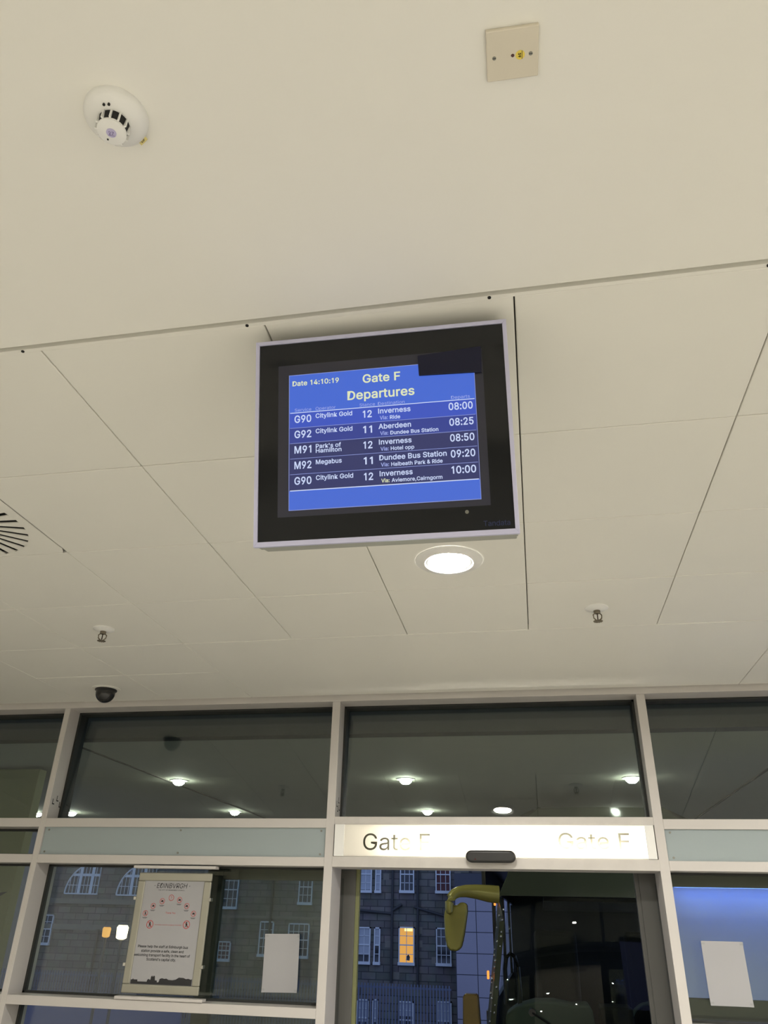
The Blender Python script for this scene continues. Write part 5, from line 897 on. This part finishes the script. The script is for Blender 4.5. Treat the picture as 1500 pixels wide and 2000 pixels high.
M['canopy_lens'] = emis('canopy_lens', (0.95, 1.0, 0.88), CANOPY_LAMP)
def canopy_light():
    o = empty('canopy_light')
    MB().lathe([(0.095, 0.0), (0.092, -0.006), (0.066, -0.010), (0.062, 0.0)], seg=32, cap=False).build('flange', M['white'], o, smooth=True)
    MB().lathe([(0.062, -0.004), (0.058, -0.028), (0.036, -0.048), (0.0005, -0.055)], seg=28, cap=False).build('lens', M['canopy_lens'], o, smooth=True)
    return o
cl0 = canopy_light()
CL = [(-3.75, 7.95, 'lit canopy light nearest the left bar, seen in the upper left pane'),
      (-1.27, 7.97, 'lit canopy light left of centre in the upper pane over the sign'),
      (0.968, 7.99, 'lit canopy light in the upper right corner of the pane over the sign'),
      (-4.06, 10.5, 'lit canopy light low in the upper left pane near its right bar'),
      (-1.372, 10.45, 'lit canopy light just above the left Gate F lettering'),
      (1.045, 10.45, 'lit canopy light just above the right Gate F lettering'),
      (-6.6, 10.62, 'lit canopy light in the lower left corner of the upper left pane'),
      (-7.2, 10.70, 'lit canopy light in the far left pane beside the left bar')]
for n, (x, y, lb) in enumerate(CL):
    o = cl0 if n == 0 else copy_tree(cl0)
    o.location = (x, y, 3.284)
    tag(o, lb, 'ceiling light', 'lights under the outside canopy')

# ------------------------------------------------------------------ coach outside the doorway
M['coach_body'] = mat('coach_paint', (0.10, 0.115, 0.075), rough=0.25, spec=0.5)
M['coach_black'] = mat('coach_black', (0.010, 0.011, 0.010), rough=0.3)
M['coach_int'] = mat('coach_interior', (0.03, 0.03, 0.028), rough=0.8)
M['coach_dash'] = mat('coach_dash', (0.13, 0.17, 0.15), rough=0.6)
M['gold'] = mat('gold_paint', (0.40, 0.355, 0.095), rough=0.25, spec=0.5, metal=0.2)
M['gold_dark'] = mat('bronze_paint', (0.20, 0.13, 0.03), rough=0.3, metal=0.2)
M['amber'] = emis('amber_marker', (1.0, 0.30, 0.05), 1.6)
M['screen_glass'] = glass('windscreen_glass', tint=(0.62, 0.66, 0.60), ior=1.4)
co = tag(empty('coach', (0.69, 8.5, -0.15)), 'dark green coach with gold mirrors parked nose-in outside the doorway', 'coach')
def cx(x): return x - 0.69
def cz(z): return z + 0.15
# silhouette of the nose: half width against height (world z)
SIL = [(0.0, 1.275), (0.6, 1.275), (1.17, 1.275), (1.58, 1.215), (2.02, 1.150), (2.24, 1.125), (2.43, 1.025), (2.75, 0.90), (3.0, 0.78), (3.1, 0.66)]
mb = MB()                                      # front pillars following the silhouette, left and right
for s in (-1, 1):
    prev = None
    for z, hw in SIL:
        inner = hw - (0.10 if z < 2.2 else 0.02)
        rake = max(0, z - 1.0) * 0.10
        ring = [mb.bm.verts.new((s * a, y_, cz(z))) for a, y_ in ((hw, 0.35 + rake), (hw - 0.015, 0.08 + rake), (hw - 0.05, 0.0 + rake), (inner, -0.02 + rake), (inner, 0.05 + rake))]
        if prev:
            for i in range(5):
                j = (i + 1) % 5
                mb.face([prev[i], prev[j], ring[j], ring[i]])
        prev = ring
mb.build('front_pillar', M['coach_body'], co, smooth=True)
mb = MB()                                      # body sides and roof, with open side windows
for s in (-1, 1):
    xs = sorted((s * 1.275, s * 1.235))
    mb.box(xs[0], xs[1], 0.30, 9.5, cz(0.15), cz(1.25))
    mb.box(xs[0], xs[1], 0.30, 9.5, cz(2.35), cz(2.55))
    for y_ in (2.0, 4.6, 7.0, 9.4):
        mb.box(xs[0], xs[1], y_, y_ + 0.1, cz(1.25), cz(2.36))
mb.prism([(-1.275, cz(2.55)), (1.275, cz(2.55)), (1.02, cz(2.95)), (0.7, cz(3.1)), (-0.7, cz(3.1)), (-1.02, cz(2.95))], 'y', 0.35, 9.5)
mb.box(-1.24, 1.24, 9.45, 9.5, cz(0.15), cz(2.9))
mb.build('body', M['coach_black'], co)
MB().box(-1.2, 1.2, -0.03, 0.30, cz(0.25), cz(1.08)).build('front_panel', M['coach_body'], co, bevel=0.03)
mb = MB()
rows = []
for z in (1.08, 1.5, 2.0, 2.24):
    hw = {1.08: 1.16, 1.5: 1.115, 2.0: 1.045, 2.24: 1.01}[z]
    rows.append([mb.bm.verts.new((hw * u, -0.02 + (z - 1.0) * 0.10 - 0.10 * (1 - u * u), cz(z))) for u in [i / 8 - 1 for i in range(17)]])
for a_, b_ in zip(rows, rows[1:]):
    for i in range(16):
        mb.face([a_[i], a_[i + 1], b_[i + 1], b_[i]])
mb.build('windscreen', M['screen_glass'], co, smooth=True)
mb = MB()
rows = []
for z, hw in ((2.25, 1.095), (2.43, 1.00), (2.75, 0.875), (3.0, 0.76), (3.09, 0.64)):
    rows.append([mb.bm.verts.new((hw * u, -0.02 + (z - 1.0) * 0.10 - 0.10 * (1 - u * u), cz(z))) for u in [i / 8 - 1 for i in range(17)]])
for a_, b_ in zip(rows, rows[1:]):
    for i in range(16):
        mb.face([a_[i], a_[i + 1], b_[i + 1], b_[i]])
M['coach_top'] = mat('coach_top_glass', (0.05, 0.06, 0.042), rough=0.12, spec=0.6)
mb.build('upper_screen', M['coach_top'], co, smooth=True)
mb = MB()
mb.box(-1.22, 1.22, 0.32, 9.4, cz(0.30), cz(0.34))
mb.box(-1.22, 1.22, 7.0, 7.06, cz(0.34), cz(2.3))
mb.box(-0.65, 1.2, 0.5, 9.4, cz(2.22), cz(2.27))
mb.build('interior_lining', M['coach_int'], co)
dash = [(-1.12, cz(1.0)), (-1.08, cz(1.24)), (-0.98, cz(1.305)), (-0.80, cz(1.355)), (-0.62, cz(1.36)), (-0.45, cz(1.335)), (-0.30, cz(1.345)), (-0.27, cz(1.30)), (-0.24, cz(1.0))]
MB().prism(dash, 'y', 0.12, 0.6).build('dashboard', M['coach_dash'], co, bevel=0.02, smooth=True)
MB().box(-0.2, 0.10, 0.15, 0.55, cz(1.0), cz(1.335)).build('console', M['coach_int'], co, bevel=0.02)
mb = MB()
pts = [(0.32 + 0.23 * math.cos(a), 0.42 + 0.10 * math.sin(a), cz(1.17) + 0.185 * math.sin(a)) for a in [2 * PI * i / 32 for i in range(33)]]
mb.tube(pts, 0.017, 8)
mb.tube([(0.10, 0.42, cz(1.17)), (0.54, 0.42, cz(1.17))], 0.014, 8)
mb.build('steering_wheel', M['coach_dash'], co, smooth=True)
def ru(x, z): return (cx(x), 0.45, cz(z))
rail_pts = [ru(-0.395, 1.30), ru(-0.392, 1.60), ru(-0.375, 1.70), ru(-0.335, 1.735), ru(-0.29, 1.71), ru(-0.265, 1.62), ru(-0.255, 1.40), ru(-0.262, 1.30)]
MB().tube(rail_pts, 0.022, 10).build('hand_rail', M['coach_black'], co, smooth=True)
for sx_ in (-0.55, 0.45):
    st_ = MB().box(sx_ - 0.24, sx_ + 0.24, 1.5, 1.62, cz(0.9), cz(1.95)).build('seat_back', M['coach_int'], co, bevel=0.06, bevel_seg=3)
wp = MB().lathe([(0.034, -0.02), (0.030, 0.02)], seg=18)
wo = wp.build('wiper_hub', M['coach_black'], co, loc=(cx(-0.137), -0.125, cz(1.288)))
wo.rotation_euler = (PI / 2, 0, 0)
MB().tube([(cx(-0.137), -0.14, cz(1.288)), (cx(0.1), -0.15, cz(1.16)), (cx(0.75), -0.15, cz(1.10))], 0.01, 8).build('wiper_arm', M['coach_black'], co)
# mirror on its curved arm
arm = [(-0.40, 2.255, .03), (-0.50, 2.262, .01), (-0.62, 2.276, -.02), (-0.72, 2.279, -.06), (-0.79, 2.268, -.10), (-0.835, 2.246, -.13), (-0.862, 2.212, -.155), (-0.876, 2.170, -.17), (-0.878, 2.125, -.18), (-0.870, 2.085, -.18), (-0.862, 2.070, -.175)]
rad = [(0.06, 0.080), (0.06, 0.078), (0.055, 0.066), (0.052, 0.056), (0.05, 0.050), (0.047, 0.047), (0.045, 0.045), (0.043, 0.043), (0.040, 0.040), (0.032, 0.032), (0.012, 0.012)]
ma = MB().tube([(cx(a), d - 0.05, cz(z)) for a, z, d in arm], 0.05, 16, rad).build('mirror_arm', M['gold'], co, smooth=True)
def rounded(pts_, y0, y1, name, m, parent, bev=0.03):
    return MB().prism(pts_, 'y', y0, y1).build(name, m, parent, bevel=bev, bevel_seg=4, smooth=True)
mp = [(-0.930, 1.88), (-0.938, 2.06), (-0.925, 2.115), (-0.885, 2.140), (-0.840, 2.150), (-0.805, 2.152), (-0.780, 2.172), (-0.745, 2.18), (-0.712, 2.165), (-0.708, 2.10), (-0.745, 1.90), (-0.775, 1.79), (-0.815, 1.757), (-0.885, 1.760), (-0.915, 1.80)]
mir = rounded([(cx(a), cz(z)) for a, z in mp], -0.17, -0.02, 'mirror_shell', M['gold'], co, 0.028)
MB().prism([(cx(-0.90), cz(1.82)), (cx(-0.76), cz(1.84)), (cx(-0.74), cz(2.06)), (cx(-0.90), cz(2.06))], 'y', -0.019, -0.012).build('mirror_glass', M['chrome'], mir)
rounded([(cx(-0.785), cz(1.02)), (cx(-0.776), cz(1.39)), (cx(-0.755), cz(1.412)), (cx(-0.65), cz(1.412)), (cx(-0.632), cz(1.39)), (cx(-0.610), cz(1.02))], -0.12, 0.02, 'lower_mirror', M['gold_dark'], co, 0.03)
MB().tube([(cx(-0.63), -0.04, cz(1.06)), (cx(-0.50), 0.06, cz(1.02))], 0.03, 10).build('lower_mirror_arm', M['coach_black'], co)
for (x_, z_) in ((-0.452, 2.195), (-0.543, 1.56)):
    MB().box(cx(x_) - 0.010, cx(x_) + 0.010, 0.02 + (z_ - 1) * .1, 0.07 + (z_ - 1) * .1, cz(z_) - 0.035, cz(z_) + 0.035).build('marker_lamp', M['amber'], co, bevel=0.006)
mb = MB()
random.seed(3)
for k in range(22):
    z_ = 1.2 + 0.95 * k / 22 + random.uniform(-.02, .02)
    hw = [h0 + (h1 - h0) * (z_ - z0) / (z1 - z0) for (z0, h0), (z1, h1) in zip(SIL, SIL[1:]) if z0 <= z_ <= z1][0]
    r = random.uniform(0.006, 0.012)
    px = -(hw - random.choice((0.03, 0.045, 0.08)))
    c_ = Vector((px, -0.01 + (z_ - 1) * .10, cz(z_)))
    bmesh.ops.create_uvsphere(mb.bm, u_segments=10, v_segments=6, radius=r, matrix=Matrix.Translation(c_) @ Matrix.Diagonal((1, 1, 1.5, 1)))
mb.build('glint_bead', M['chrome'], co, smooth=True)  # beads made up for the specks of reflected light on the pillar

# ------------------------------------------------------------------ made-up board for the blue glow, and yellow panel outside
M['board'] = mat('stand_in_glow_face', (0.55, 0.58, 0.72), rough=0.7, emit=(0.085, 0.098, 0.30), estr=1.0)  # face glows by itself to stand in for the pane's blue glow
M['board_dark'] = mat('board_dark', (0.035, 0.038, 0.04), rough=0.5)
M['added_blue_glow'] = emis('added_blue_glow', (0.13, 0.25, 1.0), 10.0)  # added lamp for the bright upper edge of that glow
bb = tag(empty('glow_stand_in', (1.95, 6.3, -0.15)), 'made-up board standing in for the blue glow in the right hand glass', 'board')
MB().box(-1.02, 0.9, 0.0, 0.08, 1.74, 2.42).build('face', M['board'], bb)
MB().box(-1.02, 0.9, -0.01, 0.08, 0.0, 1.74).build('plinth', M['board_dark'], bb, bevel=0.004)
MB().box(-1.02, 0.9, -0.26, 0.09, 2.42, 2.47).build('hood', M['board_dark'], bb, bevel=0.004)
MB().box(-1.0, 0.88, -0.15, -0.06, 2.405, 2.419).build('added_glow_strip', M['added_blue_glow'], bb)
M['yellow_wall'] = mat('yellow_green_paint', (0.26, 0.27, 0.13), rough=0.6, var=0.08, scale=2)
yp = tag(empty('yellow_panel', (-5.55, 7.0, -0.15)), 'tall yellow-green panel standing outside the far left glass', 'panel')
MB().box(-0.75, 0.755, 0, 0.12, 0.0, 3.40).build('board', M['yellow_wall'], yp, bevel=0.005)
mb = MB()
for k in range(5):
    a = 2 * PI * k / 5 + 0.3
    mb.prism([(0.59, 2.27), (0.59 + .05 * math.cos(a - .35), 2.27 + .05 * math.sin(a - .35)), (0.59 + .13 * math.cos(a), 2.27 + .13 * math.sin(a)), (0.59 + .05 * math.cos(a + .35), 2.27 + .05 * math.sin(a + .35))], 'y', -0.002, 0.001)
mb.build('star_mark', M['board_dark'], yp)

# ------------------------------------------------------------------ buildings across the yard
M['stone'] = stone_mat('dark_stone', (0.17, 0.145, 0.115), (0.115, 0.10, 0.082), (0.07, 0.062, 0.055))
M['stone_pale'] = mat('dressed_stone', (0.17, 0.155, 0.13), rough=0.9, var=0.15, scale=4)
M['pipe'] = mat('cast_iron', (0.03, 0.03, 0.032), rough=0.6)
M['sash'] = mat('white_sash', (0.58, 0.60, 0.62), rough=0.5)
M['pane_dark'] = mat('dark_pane', (0.02, 0.022, 0.028), rough=0.05, spec=0.6)
M['blind'] = mat('pale_blind', (0.36, 0.38, 0.42), rough=0.8)
M['lit_pane'] = emis('lit_room', (1.0, 0.50, 0.10), 0.72)
M['lit_bulb'] = emis('lit_room_bulb', (1.0, 0.75, 0.30), 1.5)
M['red_blind'] = mat('dull_red_blind', (0.10, 0.035, 0.035), rough=0.8)
bd = tag(empty('stone_building', (-14.0, 40.0, -7.0)), 'dark stone tenement with white sash windows and one lit window across the yard', 'building')
def bx(x): return x + 14.0
def bz(z): return z + 7.0
MB().box(bx(-48), bx(-0.2), 0, 8, 0, bz(9.0)).build('wall', M['stone'], bd)
def sash(x0, x1, z0, z1, style='dark', nx=3, blind=0.0):
    t = 0.055
    mb = MB()
    mb.box(bx(x0), bx(x0) + t, -0.10, 0.02, bz(z0), bz(z1)).box(bx(x1) - t, bx(x1), -0.10, 0.02, bz(z0), bz(z1))
    mb.box(bx(x0), bx(x1), -0.10, 0.02, bz(z1) - t, bz(z1)).box(bx(x0) - 0.02, bx(x1) + 0.02, -0.16, 0.02, bz(z0) - 0.07, bz(z0) + 0.05)
    mid = (z0 + z1) / 2
    mb.box(bx(x0), bx(x1), -0.09, 0.0, bz(mid) - 0.025, bz(mid) + 0.025)
    for i in range(1, nx):
        xx = bx(x0 + (x1 - x0) * i / nx)
        mb.box(xx - 0.013, xx + 0.013, -0.075, 0.0, bz(z0), bz(z1))
    for f_ in (0.25, 0.75):
        zz = bz(z0 + (z1 - z0) * f_)
        mb.box(bx(x0), bx(x1), -0.075, 0.0, zz - 0.013, zz + 0.013)
    fo = mb.build('window', M['sash'], bd)
    pm = {'dark': 'pane_dark', 'lit': 'lit_pane', 'red': 'red_blind'}[style]
    MB().box(bx(x0) + 0.02, bx(x1) - 0.02, -0.05, -0.012, bz(z0), bz(z1)).build('pane', M[pm], fo)
    if blind:
        MB().box(bx(x0) + 0.03, bx(x1) - 0.03, -0.058, -0.051, bz(z1 - (z1 - z0) * blind), bz(z1) - 0.02).build('blind', M['blind'], fo)
    if style == 'lit':
        mbb = MB()
        cxx, czz = bx((x0 + x1) / 2) + 0.1, bz(z1) - 0.12
        mbb.box(cxx - 0.2, cxx + 0.18, -0.06, -0.051, czz - 0.06, czz + 0.06)
        mbb.build('room_lamp', M['lit_bulb'], fo)
        MB().prism([(bx(-6.30), bz(0.42)), (bx(-6.12), bz(0.40)), (bx(-6.10), bz(0.55)), (bx(-6.17), bz(0.66)), (bx(-6.25), bz(0.58))], 'y', -0.06, -0.051).build('silhouette', M['pane_dark'], fo)
    # darker dressed stones beside the opening
    return fo
for (x0, x1, z0, z1, sty, nx, bl) in (
        (-8.62, -8.0, 3.24, 4.74, 'dark', 2, 0.95), (-7.83, -7.54, 3.24, 4.74, 'dark', 1, 0.95), (-6.61, -5.91, 3.26, 4.76, 'dark', 3, 0.0), (-4.87, -4.14, 3.27, 4.77, 'red', 3, 0.35), (-2.08, -1.35, 3.50, 4.9, 'dark', 3, 0.3),
        (-8.60, -7.99, 0.26, 1.72, 'dark', 2, 0.78), (-7.82, -7.52, 0.26, 1.72, 'dark', 1, 0.5), (-6.64, -5.89, 0.28, 1.77, 'lit', 2, 0.0), (-4.87, -4.17, 0.30, 1.77, 'dark', 3, 0.0),
        (-8.55, -7.99, -2.6, -1.17, 'dark', 2, 0.6), (-7.82, -7.56, -2.6, -1.15, 'dark', 1, 0.6), (-6.62, -5.92, -2.6, -1.18, 'dark', 3, 0.4), (-4.88, -4.2, -2.6, -1.12, 'dark', 3, 0.5),
        (-15.6, -14.8, 2.4, 4.0, 'dark', 3, 0.0), (-11.67, -10.97, 2.66, 4.1, 'dark', 3, 0.0), (-15.55, -14.9, 0.17, 0.95, 'red', 3, 0.0), (-13.5, -12.8, 0.42, 1.85, 'dark', 3, 0.0), (-12.05, -11.0, 0.40, 1.8, 'dark', 4, 0.0), (-25.6, -24.6, 0.60, 1.9, 'dark', 3, 0.0)):
    sash(x0, x1, z0, z1, sty, nx, bl)
def arch(cxw, z0, r, xr):
    """round headed window, its right hand part behind a pier"""
    mb = MB()
    n = 24
    pts = [(bx(cxw) - r * math.cos(PI * i / n), bz(z0) + r * math.sin(PI * i / n)) for i in range(n + 1)]
    pts = [p for p in pts if p[0] <= bx(xr)]
    t = 0.09
    for p, q in zip(pts, pts[1:]):
        mb.tube([(p[0], -0.06, p[1]), (q[0], -0.06, q[1])], t / 2, 6)
    def hgt(x): return math.sqrt(max(0.0, r * r - (x - bx(cxw)) ** 2))
    for x in (cxw - r * 0.45, cxw + r * 0.02):
        mb.box(bx(x) - 0.08, bx(x) + 0.08, -0.09, 0, bz(z0), bz(z0) + hgt(bx(x)))
    x = cxw - r + 0.22
    while x < xr:
        mb.box(bx(x) - 0.014, bx(x) + 0.014, -0.07, 0, bz(z0), bz(z0) + hgt(bx(x)))
        x += 0.2
    for f_, th in ((0.62, 0.06), (0.28, 0.014), (0.0, 0.03)):
        xl = cxw - math.sqrt(r * r - (r * f_) ** 2)
        mb.box(bx(xl), bx(xr), -0.08, 0, bz(z0) + r * f_ - th, bz(z0) + r * f_ + th)
    fo = mb.build('arched_window', M['sash'], bd)
    MB().prism(pts + [(pts[-1][0], bz(z0))], 'y', -0.045, -0.012).build('pane', M['pane_dark'], fo)
arch(-22.88, 2.88, 1.42, -22.45)
arch(-19.95, 2.86, 1.42, -19.2)
for (x0, x1, z0, z1, d) in ((-48, -16.5, 2.42, 2.66, 0.12), (-48, -16.5, 1.25, 1.5, 0.08), (-16.5, -9.2, 1.95, 2.08, 0.06)):
    MB().box(bx(x0), bx(x1), -d, 0.01, bz(z0), bz(z1)).build('string_course', M['stone_pale'], bd)
for x0, x1 in ((-27.2, -25.2), (-16.6, -16.2)):
    MB().box(bx(x0), bx(x1), -0.25, 0.02, 0, bz(8)).build('pier', M['stone_pale'], bd)
for x, z0, z1 in ((-6.96, -0.5, 6), (-5.73, -0.6, 6), (-3.19, 2.0, 6), (-13.0, -5, 6), (-22.0, -5, 1.3)):
    MB().tube([(bx(x), -0.10, bz(z0)), (bx(x), -0.10, bz(z1))], 0.06, 8).build('drain_pipe', M['pipe'], bd, smooth=True)
for pts in (((-8.6, 2.42), (-7.0, 2.30)), ((-6.92, 2.45), (-6.5, 2.70)), ((-5.9, 2.60), (-4.4, 2.24))):
    MB().tube([(bx(p[0]), -0.10, bz(p[1])) for p in pts], 0.06, 8).build('waste_pipe', M['pipe'], bd, smooth=True)
# dressed quoins beside the openings
mb = MB()
for x, z in ((-7.45, 3.75), (-5.15, 3.5), (-5.82, 1.5), (-5.82, 0.95), (-3.95, 3.9), (-5.1, 0.3), (-7.3, 0.9), (-6.9, -.35)):
    mb.box(bx(x), bx(x) + 0.3, -0.006, 0.01, bz(z), bz(z) + 0.28)
mb.build('quoin', M['stone_pale'], bd)

M['clad'] = mat('lilac_cladding', (0.27, 0.25, 0.30), rough=0.6, var=0.03)
M['clad_joint'] = mat('cladding_joint', (0.06, 0.06, 0.075), rough=0.8)
cb = tag(empty('clad_building', (1.5, 38.2, -7.0)), 'lilac panel-clad building block behind the gold coach mirror', 'building')
MB().box(-5.3, 6, 0, 1.6, 0, 11.0).build('wall', M['clad_joint'], cb)
zs = [-3.2, -2.4, -1.6, -0.80, 0.02, 0.82, 1.64, 2.46, 3.28]
xs = [-3.78, -2.85, -1.6, -0.4, 0.8, 2.0]
mb = MB()
for i in range(len(xs) - 1):
    for j in range(len(zs) - 1):
        if xs[i] < -3.7 and zs[j] > 2.4: pass
        mb.box(xs[i] - 1.5 + 0.015, xs[i + 1] - 1.5 - 0.015, -0.03, 0.01, zs[j] + 7 + 0.015, zs[j + 1] + 7 - 0.015)
mb.build('cladding', M['clad'], cb)

M['fence'] = mat('blue_grey_fence', (0.10, 0.115, 0.17), rough=0.6)
fe = tag(empty('yard_fence', (-13, 36.0, -7.0)), 'tall blue-grey fence of thin upright bars before the stone building', 'fence')
mb = MB()
x = -13.0
while x < 9.2:
    mb.box(x, x + 0.05, 0, 0.03, 0, 6.72)
    x += 0.13
mb.build('bars', M['fence'], fe)
MB().box(-13, 9.2, 0.03, 0.08, 6.55, 6.62).box(-13, 9.2, 0.03, 0.08, 4.9, 4.98).build('rail', M['fence'], fe)
M['hoarding'] = mat('blue_hoarding', (0.045, 0.07, 0.17), rough=0.6, var=0.15)
ho = tag(MB().box(-24, -12.8, 30.0, 30.15, -7.0, -0.55).build('hoarding', M['hoarding']), 'dark blue hoarding low behind the left hand window', 'hoarding')

M['lantern_on'] = emis('lantern_white', (1.0, 0.82, 0.50), 9.0)
M['lantern_dim'] = emis('lantern_amber', (1.0, 0.50, 0.12), 1.1)
for x, z, m, s, lb in ((-11.87, 1.55, 'lantern_dim', 0.85, 'dim amber street lamp behind the window left of the poster'), (-11.40, 1.56, 'lantern_on', 1.15, 'bright white street lamp beside the poster frame')):
    o = tag(empty('street_lamp', (x, 22.0, -7.0)), lb, 'street lamp')
    zz = z + 7.0
    MB().tube([(0, 0, 0), (0, 0, zz - 0.16 * s)], 0.04, 10).build('pole', M['pipe'], o)
    MB().lathe([(0.06 * s, -0.15 * s), (0.12 * s, -0.12 * s), (0.135 * s, 0.10 * s), (0.10 * s, 0.15 * s)], (0, 0, zz), seg=16).build('lantern', M[m], o, smooth=True)
    MB().lathe([(0.14 * s, 0.15 * s), (0.03 * s, 0.21 * s)], (0, 0, zz), seg=16).build('cap', M['pipe'], o)
